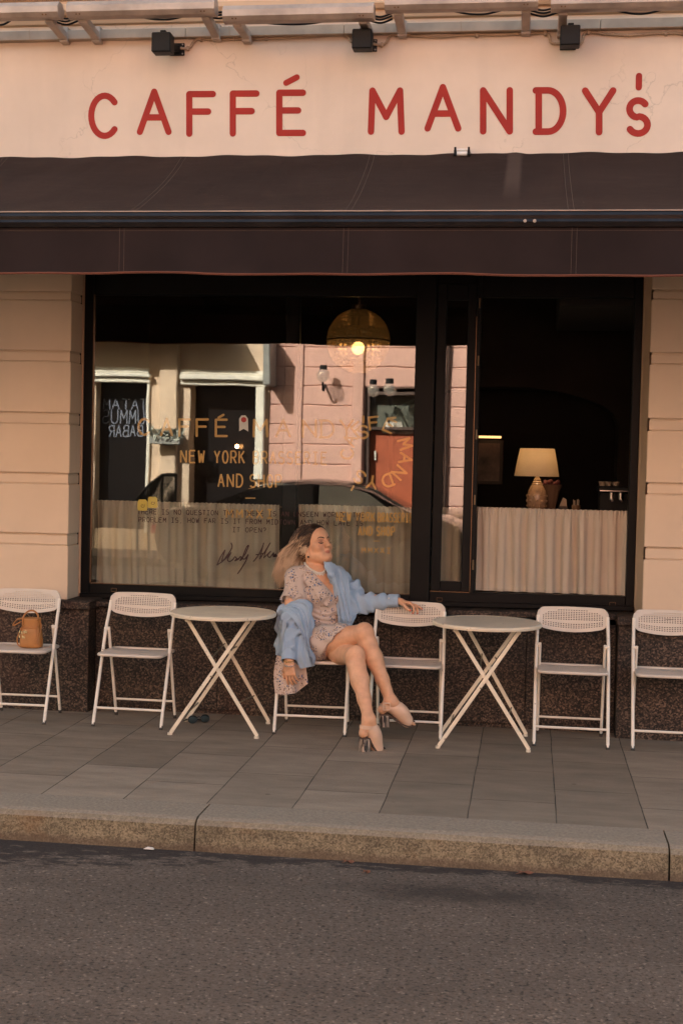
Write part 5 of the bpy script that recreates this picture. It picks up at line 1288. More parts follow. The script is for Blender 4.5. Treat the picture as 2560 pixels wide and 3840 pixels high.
kn_r, an_r = zp(868, 990, -.60), zp(1078, 1530, -.640)
kn_l, an_l = zp(795, 1178, -.672), zp(903, 1668, -.835)
TF = nrmz([.55, -.82, .12])                                           # chest faces this way
TL_ = nrmz(np.cross([0, 0, 1.], TF)); TU = np.cross(TF, TL_)

lo, hi = np.array([-1.06, -.99, 0.0]), np.array([.20, .10, 1.26])
B = Field(lo, hi, .0032)
def torso(B, g=0.0, k=.05):
    B.ell(chest, (TF, TL_, TU), (.088+g, .135+g, .135+g), k)
    B.ell((chest+waist)/2, (TF, TL_, TU), (.085+g, .118+g, .13+g), k)
    B.ell(waist, (TF, TL_, TU), (.082+g, .108+g, .10+g), k)
    B.ell(pelvis, (TF, TL_, TU), (.115+g, .150+g, .115+g), k)
    B.ell(bust_r, (TF, TL_, TU), (.050+g, .055+g, .058+g), .035); B.ell(bust_l, (TF, TL_, TU), (.050+g, .055+g, .058+g), .035)
    B.cap(sh_r, chest+TU*.05, .050+g, .07+g, .04); B.cap(sh_l, chest+TU*.05, .050+g, .07+g, .04)
torso(B)
B.chain([neck1+(0, 0, -.03), neck1*.5+neck0*.5, neck0], [.052, .0425, .044], .025)
B.cap(neck1+(0, .01, -.01), sh_r+(0, .02, .012), .034, .036, .035); B.cap(neck1+(0, .01, -.01), sh_l+(0, .02, .012), .034, .036, .035)
# arms
B.chain([sh_r, sh_r*.45+el_r*.55, el_r], [.050, .046, .037], .025); B.chain([el_r, el_r*.6+wr_r*.4, wr_r], [.037, .036, .0245], .02)
B.chain([sh_l, el_l], [.048, .038], .025); B.chain([el_l, el_l*.6+wr_l*.4, wr_l], [.037, .035, .0235], .02)
# legs: bottom leg (left), crossing leg (right)
def leg(B, hip, kn, an, bk):
    B.chain([hip, hip*.5+kn*.5, kn], [.086, .072, .052], .03)
    sh = an-kn; d = nrmz(sh); B.chain([kn, kn+sh*.15, kn+sh*.36, kn+sh*.68, an], [.050, .047, .0500, .0370, .0305], .02)
    B.cap(kn+sh*.16+bk*.014, kn+sh*.45+bk*.012, .038, .033, .03)      # calf
    B.ell(kn+(0, 0, .004), (nrmz(kn-hip), np.cross(d, nrmz(kn-hip)), d), (.049, .047, .053), .02)
B2 = Field(lo, hi, .0032)
leg(B, hip_r, kn_r, an_r, nrmz([-.6, .7, -.2])); leg(B2, hip_l, kn_l, an_l, nrmz([-.7, .7, 0]))
# feet inside the shoes: heel, instep and toes
def foot(B, an, toe, heel, side):
    B.chain([an, an*.45+toe*.55+(0, 0, .012), toe], [.034, .030, .019], .022, sq=None); B.cap(an, heel, .033, .027, .02)
    t = nrmz(toe-an); t[2] *= .3; t = nrmz(t)
    for i in range(5):
        o = side*(.022-.011*i); p = toe+o+t*(.012-.003*abs(i-1)); B.cap(p, p+t*.026+(0, 0, -.006), .0095 if i == 0 else .0072, .0085 if i == 0 else .006, .004)
toe_l, heel_l = zp(978, 1892, -.79), zp(862, 1775, -.85)
toe_r, heel_r = zp(1215, 1680, -.60), zp(1010, 1590, -.650)
foot(B2, an_l, toe_l, heel_l, nrmz([-.15, -.95, 0])*1.0); foot(B, an_r, toe_r, heel_r, nrmz([.1, -.95, 0]))
B.F = np.minimum(B.F, B2.F); del B2                                   # the legs touch but do not melt together
# hands
def hand(B, wr, dirv, palm_n, thumb_side, curls, spread, L=.172, tc=(.3, .5), ts=.75):
    d = nrmz(dirv); n = nrmz(palm_n-d*np.dot(palm_n, d)); s_ = np.cross(n, d)*thumb_side      # s_ points to the thumb side
    kx = wr+d*L*.50
    for o in (-.026, -.009, .009, .026): B.cap(wr+s_*o*.55+d*.012, kx+s_*o, .0125, .0115, .012, sq=(n, .82))
    B.cap(wr-d*.03, wr+d*.03, .0225, .024, .015, sq=(n, .78))
    tips = []
    for i, (ln_, r_) in enumerate(((.072, .0088), (.080, .0090), (.074, .0085), (.058, .0075))):
        o = .027-.018*i; p = kx+s_*o; ang = 0; dd = nrmz(d+s_*spread*(1.5-i)*.18); seg = [.45, .32, .23]; rr_ = r_
        for j in range(3):
            ang += curls[i][j]; v = dd*math.cos(ang)+n*math.sin(ang); q = p+v*ln_*seg[j]; B.cap(p, q, rr_, rr_*.90, .003); p = q; rr_ *= .90
        tips.append((p, v, rr_))
    b0 = wr+d*.026+s_*.022; v1 = nrmz(d*.75+s_*ts+n*tc[0]); b1 = b0+v1*.042; v2 = nrmz(d*.9+s_*.35+n*tc[1]); b2 = b1+v2*.030; b3 = b2+nrmz(d+n*.3+s_*.12)*.022
    B.cap(wr+d*.018+s_*.012, b1, .0165, .0115, .012); B.cap(b1, b2, .0105, .0098, .004); B.cap(b2, b3, .0098, .0078, .004)
    tips.append((b3, nrmz(b3-b2), .0085)); return tips
tips_r = hand(B, wr_r, zp(288, 1330, -.545)-zp(272, 1195, -.545), np.array([.35, .9, 0.]), 1, [(.12, .28, .22), (.18, .34, .26), (.22, .40, .30), (.30, .45, .30)], .5, ts=.42, tc=(.15, .2))
tips_l = hand(B, wr_l, nrmz([.97, -.03, -.16]), np.array([-.12, -.25, -1.0]), 1, [(.55, .75, .45), (.30, .62, .42), (.06, .20, .15), (-.02, .10, .10)], .8, ts=.55, tc=(.55, .75))
# head
ax = (HF, HL, HU)
B.ell(hd(-.018, 0, .035), ax, (.098, .076, .088), .02); B.ell(hd(.026, 0, -.022), ax, (.064, .064, .085), .03)
B.ell(hd(.030, 0, .045), ax, (.058, .060, .055), .03)                  # forehead
B.cap(hd(.062, .012, -.088), hd(.062, -.012, -.088), .028, .028, .03)  # chin and jaw
B.cap(hd(-.012, .052, -.060), hd(.055, .020, -.085), .026, .024, .03); B.cap(hd(-.012, -.052, -.060), hd(.055, -.020, -.085), .026, .024, .03)
for s_ in (-1, 1):
    B.ell(hd(.060, s_*.040, -.026), ax, (.026, .026, .024), .02)       # cheek
    B.cap(hd(.083, s_*.012, .020), hd(.070, s_*.044, .022), .010, .009, .014)   # brow
    B.ell(hd(.096, s_*.032, .002), ax, (.017, .018, .012), .012, 's')  # socket
    B.ell(hd(.074, s_*.032, .001), ax, (.0135, .0155, .0120), .004)    # lidded eye
    B.ell(hd(-.002, s_*.075, -.040), ax, (.019, .010, .029), .006); B.ell(hd(.002, s_*.085, -.038), ax, (.010, .006, .017), .004, 's'); B.ell(hd(.002, s_*.074, -.064), ax, (.010, .007, .010), .005)
B.cap(hd(.090, 0, .012), hd(.112, 0, -.024), .0095, .0120, .010)        # nose
for s_ in (-1, 1): B.ell(hd(.100, s_*.013, -.028), ax, (.012, .0075, .009), .005)
B.cap(hd(.088, 0, -.040), hd(.090, 0, -.052), .010, .010, .012)
B.cap(hd(.090, -.012, -.057), hd(.090, .012, -.057), .0068, .0068, .006); B.cap(hd(.0955, -.004, -.0555), hd(.0955, .004, -.0555), .0055, .0055, .006)
B.cap(hd(.0885, -.010, -.0675), hd(.0885, .010, -.0675), .0075, .0075, .006)
B.cap(hd(.1005, -.020, -.0622), hd(.1005, .020, -.0622), .0016, .0014, .002, 's')
B.ell(hd(.078, 0, -.092), ax, (.021, .020, .018), .015)                 # chin boss

def skin_mat():
    m, t, b = newmat('skin'); v = t.coords()
    at_ = t.new('Attribute', attribute_name='Col')
    c = t.mix(1.0, at_.outputs['Color'], t.ramp(t.noise(v, 30, 4), [(.3, .90), (.7, 1.08)]), 'MULTIPLY')
    c = t.mix(1.0, c, t.ramp(t.noise(v, 6, 3), [(.3, (.93, .88, .86)), (.7, (1.05, 1.05, 1.05))]), 'MULTIPLY')
    t.link(c, b.inputs['Base Color']); b.inputs['Roughness'].default_value = .46; b.inputs['Specular IOR Level'].default_value = .4
    b.inputs['Subsurface Weight'].default_value = .12; b.inputs['Subsurface Radius'].default_value = (.010, .004, .002); b.inputs['Subsurface Scale'].default_value = 1.0
    t.link(t.bump(t.noise(v, 420, 2), .06, .002), b.inputs['Normal']); return m
SK = np.array([.68, .375, .225])
def skin_col(V):
    C = np.tile(SK, (len(V), 1)); q = V-HC; f, l, u = q@HF, q@HL, q@HU
    def blend(w, c): C[:] = C*(1-w[:, None])+np.array(c)*w[:, None]
    head = np.linalg.norm(q, axis=1) < .16
    lip = head*np.clip(1.3-np.sqrt((l/.0195)**2+((u+.0622)/.0095)**2), 0, 1)*(f > .080); blend(np.clip(lip*1.8, 0, .85), (.50, .15, .095))
    for s_ in (-1, 1):
        d = np.sqrt(((l-s_*.034)/.021)**2+((u-.006)/.013)**2); blend(head*(f > .05)*np.clip(1.5-d, 0, 1)*.62, (.22, .09, .055))
        d = np.sqrt(((l-s_*.044)/.026)**2+((u+.03)/.028)**2); blend(head*(f > .02)*np.clip(1.2-d, 0, 1)*.28, (.50, .19, .12))
    d = np.sqrt(((l+.055)/.0022)**2+((u+.022)/.0022)**2); blend(head*(f > 0)*np.clip(1.5-d, 0, 1)*.8, (.08, .04, .03))
    for tips, c in ((tips_r, (.55, .09, .06)), (tips_l, (.60, .085, .055))):
        for p, v, r_ in tips:
            e = V-p; t = e@v; blend(np.clip((np.linalg.norm(e, axis=1) < r_*1.35)*(t > -.001), 0, 1)*.95, c)
    for kn in (kn_r, kn_l):
        d = np.linalg.norm(V-kn, axis=1)/.07; blend(np.clip(1-d, 0, 1)*.5, (.50, .24, .15))
    return C
body = field_obj('body', B, skin_mat(), PW, None, skin_col, 1)

# --- face details
M_brow = simple('brow_hair', (.035, .018, .012), .8, 0, .2); M_lash = simple('lashes', (.008, .006, .006), .6)
def on_face(l, u, f0_=.14):
    """walk inwards until the skin is met"""
    for k in range(140):
        p = hd(f0_-.001*k, l, u); i = np.round((p-B.lo)/B.h).astype(int)
        if B.F[tuple(i)] < .0005: return p+HF*.0008
    return hd(.07, l, u)
m = MB(); ml = MB()
for s_ in (-1, 1):
    m.tube([on_face(s_*l, u) for l, u in ((.011, .0205), (.020, .026), (.032, .030), (.044, .0285), (.053, .022))], [.0026, .0036, .0034, .0026, .0010], 6)
    pts = [on_face(s_*l, u) for l, u in ((.017, -.0015), (.024, -.0055), (.032, -.0075), (.041, -.0055), (.049, .000))]; ml.tube(pts, [.0014, .0026, .0030, .0030, .0020], 5)
    for p in pts[1:]: ml.tube([p, p+HF*.006-HU*.006+HL*s_*.002], [.0012, .0005], 4)
m.each('eyebrow', M_brow, body, smooth=True); ml.each('eyelash', M_lash, body, smooth=True)
ear = hd(.006, -.082, -.070)
MB().ball(ear, .0065, 10, 7).build('earring', M_blk, PW, smooth=True)

# --- hair: a soft mass with many locks laid over it, blown back to the left
def hair_mat():
    m, t, b = newmat('blonde_hair'); a = t.new('Attribute', attribute_name='Col'); t.link(a.outputs['Color'], b.inputs['Base Color'])
    b.inputs['Roughness'].default_value = .42; b.inputs['Specular IOR Level'].default_value = .35; return m
M_hair = hair_mat()
flow = [zp(455, 190, -.20), zp(385, 300, -.19), zp(325, 400, -.19), zp(275, 490, -.19), zp(235, 555, -.19)]
H = Field(HC+np.array([-.40, -.16, -.34]), HC+np.array([.12, .16, .16]), .004)
H.ell(hd(-.020, 0, .038), ax, (.108, .086, .096), .02)
def face_cut(X, Y, Z):
    f = (X-HC[0])*HF[0]+(Y-HC[1])*HF[1]+(Z-HC[2])*HF[2]; u = (X-HC[0])*HU[0]+(Y-HC[1])*HU[1]+(Z-HC[2])*HU[2]
    return -(f-.030-np.where(u > 0, .44*u, 1.0*u))
H.fn(face_cut, 's', .012)
H.chain([hd(-.055, 0, .03), zp(395, 295, -.20), zp(338, 400, -.20), zp(292, 478, -.20), zp(248, 535, -.20)], [.066, .054, .044, .028, .008], .03, sq=((.2, 1, 0), 1.2))
H.cap(hd(-.055, -.01, -.03), zp(385, 440, -.20), .034, .020, .03)
def hair_cols(t, v): 
    root, mid, tip = np.array([.022, .012, .008]), np.array([.155, .088, .050]), np.array([.58, .41, .275])
    w = np.clip(t*1.55+.13+v, 0, 1); a = np.clip(w*2, 0, 1)[..., None]; b = np.clip(w*2-1, 0, 1)[..., None]
    return (root*(1-a)+mid*a)*(1-b)+tip*b
axis0 = hd(-.02, 0, .10); dirt = nrmz(flow[-1]-axis0); LT = np.linalg.norm(flow[-1]-axis0)
hair = field_obj('hair', H, M_hair, PW, lambda V: .0035*np.sin(60*(V@nrmz([.5, .4, .75]))+6*np.sin(9*(V@dirt)))+.002*np.sin(170*(V@nrmz([.6, -.3, .7]))), lambda V: hair_cols(np.clip((V-axis0)@dirt/LT, 0, 1), -.42), 2)
def hairline(u): return .030+(.44*u if u > 0 else 1.0*u)
HR_ = np.array([.110, .0875, .0975])
m = MB(); r = np.random.default_rng(3); made = 0
while made < 1650:
    if made < 430:                                                   # along the hairline of the near side
        u = r.uniform(-.035, .118); f = hairline(u)-r.uniform(0, .012); q = 1-((f+.02)/HR_[0])**2-((u-.038)/HR_[2])**2
        if q < .004: continue
        l = -HR_[1]*math.sqrt(q)
    else:
        d = r.normal(size=3); d /= np.linalg.norm(d); f, l, u = -.02+HR_[0]*d[0], HR_[1]*d[1], .038+HR_[2]*d[2]
        if f > hairline(u) or u < -.045 or (l > .02 and r.random() < .55): continue
    made += 1
    root = hd(f, l, u); out = nrmz(root-hd(-.02, 0, .02)); hgt = min(1, max(0, (u+.045)/.18))
    # the lock follows the skull backwards, then falls in with the wind
    ck = (int(hgt*8), int((l/.09+1)*4.5), int((f+.2)*22) % 3); cr_ = np.random.default_rng(abs(hash(ck)) % 100000)
    cu = u*.62-.030+r.normal(0, .007); cf = min(f-.035, -.045)-.05*r.random(); q = max(.12, 1-((cf+.02)/.125)**2-((cu-.03)/.11)**2)
    cl = math.copysign(.0985*math.sqrt(q), l if abs(l) > .012 else -1)*(1+.06*r.random()) if f > -.085 else l*1.05
    c1 = hd(cf, cl, cu)+(0, 0, 0)
    u_ = min(1, max(0, (1-hgt)*.95+cr_.normal(0, .15))); tx = 168+225*u_+cr_.normal(0, 14)+r.normal(0, 7); ty = 478+125*math.sin(math.pi*min(1, .25+u_*.75))+cr_.normal(0, 24)+r.normal(0, 9)-26*u_
    if r.random() < .05: tx -= 30; ty -= 50
    side = l/.09; tip = zp(tx, ty, -.205+.050*side+cr_.normal(0, .014)+r.normal(0, .005))
    mid = c1*.5+tip*.5; tm = (mid-axis0)@dirt/LT; cen = axis0+dirt*LT*tm+np.array([-.010, 0, .018]); perp = mid-cen; perp = perp-dirt*(perp@dirt)
    want = perp/(np.linalg.norm(perp)+1e-6)*.5+nrmz(np.array([0, l*8, 0])+nrmz(np.cross(dirt, [0, 1, 0]))*(.5-hgt)*1.6)*.8
    mid = cen+nrmz(want)*(.050+.020*cr_.random()+.006*r.random())+r.normal(0, .003, 3)
    c1 = c1+(c1-hd(-.03, 0, .02))*.12*r.random(); p1 = root+out*.006+(c1-root)*.33+out*.012
    pts = smooth_path([root, p1, c1, mid, tip], 6); nn = len(pts)
    wave = cr_.uniform(.003, .011); ph = cr_.uniform(0, 6.3)+r.normal(0, .25); fq = cr_.uniform(1.0, 2.0)
    P = [p+np.array([.3, .25, .9])*wave*(i/nn)*math.sin(ph+fq*6.28*i/nn) for i, p in enumerate(pts)]
    r0 = r.uniform(.0015, .0032); v = cr_.normal(.05, .30)+r.normal(0, .10)-(.12 if r.random() < .2 else 0); base = len(m.v)
    m.tube(P, [r0*min(1, .45+2.5*i/nn)*(1-.86*(i/(nn-1))**2) for i in range(nn)], 5)
    tt = np.clip(np.repeat(np.array([(p-axis0)@dirt/LT for p in P]), 5), 0, 1)
    m.c[base:] = [tuple(c) for c in hair_cols(tt, v-.05)]
m.build('locks', M_hair, hair, smooth='all')

# --- floral dress
def floral():
    m, t, b = newmat('floral_dress_fabric'); v = t.coords()
    base = t.ramp(t.noise(v, 5, 4), [(.3, (.52, .40, .335)), (.7, (.58, .455, .385))])
    wv = t.new('VectorMath', operation='ADD'); nz = t.new('TexNoise'); nz.inputs['Scale'].default_value = 38; t.link(v, nz.inputs['Vector']); sc = t.new('VectorMath', operation='SCALE'); sc.inputs['Scale'].default_value = .020
    t.link(nz.outputs['Color'], sc.inputs[0]); t.link(v, wv.inputs[0]); t.link(sc.outputs[0], wv.inputs[1])
    def spots(scale, r0, r1, loc, col, sel):
        mp = t.new('Mapping'); mp.inputs['Location'].default_value = loc; t.link(wv.outputs[0], mp.inputs[0])
        vo = t.new('TexVoronoi'); vo.inputs['Scale'].default_value = scale; t.link(mp.outputs[0], vo.inputs['Vector'])
        s_ = t.new('SeparateColor'); t.link(vo.outputs['Color'], s_.inputs[0])
        return t.math('MULTIPLY', t.ramp(vo.outputs['Distance'], [(r0, 1.), (r1, 0.)]), t.math('GREATER_THAN', s_.outputs[0], sel)), vo
    # sprigs gather in clusters
    cl = t.new('TexVoronoi'); cl.inputs['Scale'].default_value = 17; t.link(v, cl.inputs['Vector']); near = t.ramp(cl.outputs['Distance'], [(.48, 1.), (.60, 0.)])
    for scale, r0, r1, loc, col, sel in ((70, .30, .42, (0, 0, 0), (.62, .50, .42), .62), (62, .26, .38, (3, 1, 2), (.10, .17, .33), .50), (75, .28, .38, (1, 5, 2), (.020, .028, .075), .55), (95, .24, .36, (7, 2, 4), (.20, .085, .03), .52), (110, .22, .34, (2, 8, 1), (.06, .05, .03), .6)):
        s_, vo = spots(scale, r0, r1, loc, col, sel); base = t.mix(t.math('MULTIPLY', s_, near), base, col)
    t.link(base, b.inputs['Base Color']); b.inputs['Roughness'].default_value = .85; b.inputs['Specular IOR Level'].default_value = .2; b.inputs['Sheen Weight'].default_value = .1
    t.link(t.bump(t.noise(v, 500, 2), .1, .002), b.inputs['Normal']); return m
M_dress = floral()
D = Field(lo, hi, .0034)
torso(D, .011, .05)
def thigh_skirt(D):
    a, b = hip_r, kn_r; D.chain([a, a*.72+b*.28, a*.42+b*.58], [.108, .098, .092], .04)
    a, b = hip_l, kn_l; D.chain([a, a*.72+b*.28], [.100, .090], .04)
thigh_skirt(D)
D.cap(hip_r+(-.02, -.02, -.01), hip_l+(.0, 0, -.01), .095, .09, .04)
D.cap(neck1+(0, .01, -.02), sh_r+(0, .01, .012), .042, .046, .03); D.cap(neck1+(0, .01, -.02), sh_l+(0, .01, .010), .042, .044, .03)
D.chain([sh_r+(.005, 0, .012), sh_r*.62+el_r*.38+(.01, 0, 0)], [.062, .070], .03)               # flutter sleeve
# hem of the skirt: a slanting cut over the thighs, from the top of the knee down to the seat
ha, hb, hc = zp(775, 900, -.60), zp(470, 1215, -.50), zp(640, 1130, -.30)
hn = nrmz(np.cross(hb-ha, hc-ha)); hn = hn if hn[0] > 0 else -hn
hp1, hp2 = zp(775, 905, -.5), zp(478, 1215, -.5); e_ = hp2-hp1; hn = nrmz(np.array([-e_[2], 0, e_[0]])); hn = hn if hn[0] > 0 else -hn
hn = nrmz(hn+np.array([0, -.30, 0])); hp0 = (zp(775, 905, -.60)+zp(478, 1215, -.45))/2
D.fn(lambda X, Y, Z: -np.maximum((X-hp0[0])*hn[0]+(Y-hp0[1])*hn[1]+(Z-hp0[2])*hn[2], -1)*0-1+0*(X+Y+Z), 's') if False else None
D.F = np.maximum(D.F, np.where(np.add.outer(np.add.outer(D.ax[0]*0, D.ax[1]*0), D.ax[2]) < waist[2]-.02,
        (np.add.outer(np.add.outer((D.ax[0]-hp0[0])*hn[0], (D.ax[1]-hp0[1])*hn[1]), (D.ax[2]-hp0[2])*hn[2])), -1).astype(np.float32))
D.F = np.maximum(D.F, (.438-np.add.outer(np.add.outer(D.ax[0]*0, D.ax[1]*0), D.ax[2])).astype(np.float32))     # rests on the seat
# v neck: remove cloth inside the triangle seen along the chest normal
va_, vb_, vc_ = zp(388, 430, -.26), zp(640, 420, -.26), zp(652, 715, -.26)
VD = nrmz(CAM_C-chest)
def vneck(X, Y, Z):
    d = -1e3
    c0 = (va_+vb_+vc_)/3
    for p, q in ((va_, vc_), (vb_, vc_)):
        e = nrmz(q-p); n = nrmz(np.cross(e, VD)); n = n if np.dot(c0-p, n) < 0 else -n
        d = np.maximum(d, (X-p[0])*n[0]+(Y-p[1])*n[1]+(Z-p[2])*n[2])
    d = np.maximum(d, vc_[2]-Z); back = chest+TF*.0
    return np.maximum(d, -((X-back[0])*TF[0]+(Y-back[1])*TF[1]+(Z-back[2])*TF[2])-.0)
D.fn(vneck, 's', .006)
D.cap(neck1+(0, 0, .0), neck0+(0, 0, .02), .062, .075, .01, 's')
sle = sh_r*.58+el_r*.42; sd_ = nrmz(el_r-sh_r)
def dress_folds(V):
    d = V-pelvis; ang = np.arctan2(d@nrmz([.6, -.8, 0]), d[:, 2]); q = V[:, 0]*38+V[:, 2]*26
    sk = np.clip((waist[2]-.02-V[:, 2])/.06, 0, 1); a = .0042*np.sin(q+2.2*np.sin(V[:, 2]*22))*sk
    w = np.exp(-((V[:, 2]-waist[2]-.005*np.sin(V[:, 0]*60))/.045)**2)*.0045*np.sin(V[:, 2]*210+V[:, 0]*35+1.5*np.sin(V[:, 0]*40))
    sv = np.exp(-(np.linalg.norm(V-sle, axis=1)/.09)**2)*.006*np.sin(np.arctan2(V[:, 0]-sle[0], V[:, 1]-sle[1])*7)
    return a+w+sv
dress = field_obj('dress', D, M_dress, PW, dress_folds, None, 2)
def ruffle(pts, w, amp, nw, mat, name, parent, out, drop):
    P = smooth_path(pts, 12); n = len(P); V = []; F = []; mm = 6
    for i, p in enumerate(P):
        t = nrmz(P[min(i+1, n-1)]-P[max(i-1, 0)]); o = nrmz(out-t*np.dot(out, t)); s_ = nrmz(drop-t*np.dot(drop, t)-o*np.dot(drop, o)); ph = 2*math.pi*nw*i/n+.8*math.sin(i*.31)
        for k in range(mm):
            q = k/(mm-1); V.append(p+s_*w*q*(1+.14*math.sin(ph*.5))+o*(.004+.010*q+amp*q*math.sin(ph))+t*amp*.5*q*math.cos(ph))
    for i in range(n-1):
        for k in range(mm-1): F.append([i*mm+k, i*mm+k+1, (i+1)*mm+k+1, (i+1)*mm+k])
    return MB().sheet(V, F, .0022).build(name, mat, parent, smooth=True)
def skin_out(p, dirv, st=.06):
    p = np.array(p, float)
    for k in range(160):
        q = p+dirv*(st-.0015*k); i = np.round((q-D.lo)/D.h).astype(int)
        if (i >= 0).all() and (i < D.n).all() and min(D.F[tuple(i)], B.F[tuple(np.clip(np.round((q-B.lo)/B.h).astype(int), 0, B.n-1))]) < .001: return q+dirv*.004
    return p
def proj_front(F, x, y, off=.006, far=.0):
    p = zp(x, y, -.62); d_ = nrmz(p-CAM_C)
    for k in range(520):
        q = p+d_*(.0014*k)
        for G in F:
            i = np.round((q-G.lo)/G.h).astype(int)
            if (i >= 0).all() and (i < G.n).all() and G.F[tuple(i)] < .0015: return q-d_*off
    return None
vp = [proj_front([D, B], x, y, .007) for x, y in ((352, 474), (405, 492), (455, 540), (503, 598), (553, 655), (603, 715), (643, 775), (668, 838))]
ruffle([p for p in vp if p is not None], .050, .0105, 7, M_dress, 'ruffle', dress, VD, nrmz([-.75, 0, -.65]))
ring_pts = []
u1 = nrmz(np.cross(sd_, [0, 1, 0])); u2 = np.cross(sd_, u1)
V = []; F = []; nn = 72
for j in range(5):
    q = j/4
    for k in range(nn):
        a = 2*math.pi*k/nn; rr_ = .066+.012*q+.007*q*math.sin(a*9)+.003*q*math.sin(a*4); V.append(sle-sd_*.02+sd_*(.045*q+.008*q*math.sin(a*5+1))+rr_*(math.cos(a)*u1+math.sin(a)*u2))
for j in range(4):
    for k in range(nn): F.append([j*nn+k, j*nn+(k+1) % nn, (j+1)*nn+(k+1) % nn, (j+1)*nn+k])
MB().sheet(V, F, .0022).build('sleeve_flounce', M_dress, dress, smooth=True)
# loose side of the skirt hanging over the edge of the chair
V = []; F = []; NU, NV = 44, 26
top = [(185, 1165), (250, 1185), (330, 1215), (410, 1235)]; bot = [(170, 1462), (232, 1478), (330, 1462), (428, 1386)]
for j in range(NV+1):
    v = j/NV
    for i in range(NU+1):
        u = i/NU; tx, ty = np.interp(u, [0, .33, .66, 1], [p[0] for p in top]), np.interp(u, [0, .33, .66, 1], [p[1] for p in top]); bx, by = np.interp(u, [0, .25, .62, 1], [p[0] for p in bot]), np.interp(u, [0, .25, .62, 1], [p[1] for p in bot])
        x_, y_ = tx+(bx-tx)*v-(18*math.sin(math.pi*v) if u < .1 else 18*math.sin(math.pi*v)*max(0, 1-u*1.4)), ty+(by-ty)*v
        Yd = -.507+.018*math.sin(u*9+.6)*v*.9+.010*math.sin(u*17+2*v)*v+.05*(u-.25)**2
        V.append(zp(x_, y_, Yd))
for j in range(NV):
    for i in range(NU): F.append([j*(NU+1)+i, j*(NU+1)+i+1, (j+1)*(NU+1)+i+1, (j+1)*(NU+1)+i])
MB().sheet(V, F, .0022).build('hanging_skirt', M_dress, dress, smooth=True)

# --- light blue shirt, slipped off the right shoulder
M_den = cloth('pale_blue_denim', (.33, .425, .545), .10, 700, .85, 0, .18)
S = Field(lo, hi, .0036)
# right sleeve bunched from the elbow, cuff at the wrist
c1, c2, c3, c4 = zp(348, 790, -.39), zp(315, 900, -.425), zp(292, 1010, -.465), zp(278, 1172, -.535)
S.chain([c1, c2, c3, zp(280, 1120, -.515), c4], [.060, .070, .055, .043, .036], .022)
S.cap(zp(240, 815, -.36), zp(405, 790, -.40), .040, .046, .02)
S.chain([zp(405, 800, -.42), zp(420, 920, -.44), zp(420, 1040, -.48), zp(390, 1170, -.51), zp(400, 1215, -.515)], [.036, .036, .034, .040, .036], .02, sq=((.1, 1, 0), .45))
S.chain([zp(440, 1195, -.505), zp(400, 1215, -.505)], [.035, .035], .02, sq=((.1, 1, 0), .4))
S.chain([zp(232, 830, -.33), zp(240, 950, -.37), zp(225, 1060, -.42), zp(212, 1130, -.46)], [.040, .042, .038, .032], .02, sq=((0, 1, 0), .6))
S.cap(zp(250, 990, -.46), zp(385, 880, -.46), .018, .020, .015); S.cap(zp(255, 1060, -.50), zp(360, 990, -.50), .012, .012, .012)
S.cap(zp(262, 880, -.44), zp(420, 830, -.44), .014, .014, .015)
S.cap(c4+nrmz(c4-c3)*.004, c4+nrmz(c4-c3)*.08, .0325, .034, .004, 's')
S.chain([c4-(0, 0, -.03), c4-(0, 0, .02)], [.031, .030], .003, op='s')
# left shoulder, sleeve and the front panel
S.ell(sh_l+(.0, .0, .0), (TF, TL_, TU), (.062, .060, .058), .02)
S.cap(neck1+nrmz(sh_l-neck1)*.065+(0, .02, -.005), sh_l+(0, .01, .012), .036, .052, .03)
S.chain([sh_l, sh_l*.5+el_l*.5+(0, 0, -.006), el_l+(0, 0, -.010), el_l*.5+wr_l*.5+(0, 0, -.004), wr_l-nrmz(wr_l-el_l)*.012], [.060, .058, .058, .046, .036], .025)
S.cap(zp(870, 760, -.21), zp(880, 800, -.22), .045, .035, .03); S.cap(zp(780, 640, -.2), zp(775, 800, -.22), .05, .034, .03)
S.cap(wr_l-nrmz(wr_l-el_l)*.03, wr_l+nrmz(wr_l-el_l)*.06, .0305, .033, .003, 's')
pn = [skin_out(zp(x, y, -.25), TF, .25) for x, y in ((612, 470), (650, 560), (690, 650), (715, 740))]
S.chain([pn[0], pn[1], pn[2], pn[3], zp(725, 880, -.335)], [.028, .044, .050, .050, .048], .02, sq=(TF, .30))
S.chain([sh_l+TF*.05, zp(705, 680, -.30), zp(745, 800, -.29), zp(748, 880, -.30)], [.05, .050, .040, .034], .02, sq=(TF, .35))
S.chain([zp(565, 445, -.20), zp(590, 470, -.28), zp(618, 540, -.32), zp(640, 600, -.335)], [.018, .024, .026, .016], .012, sq=(TF, .45))
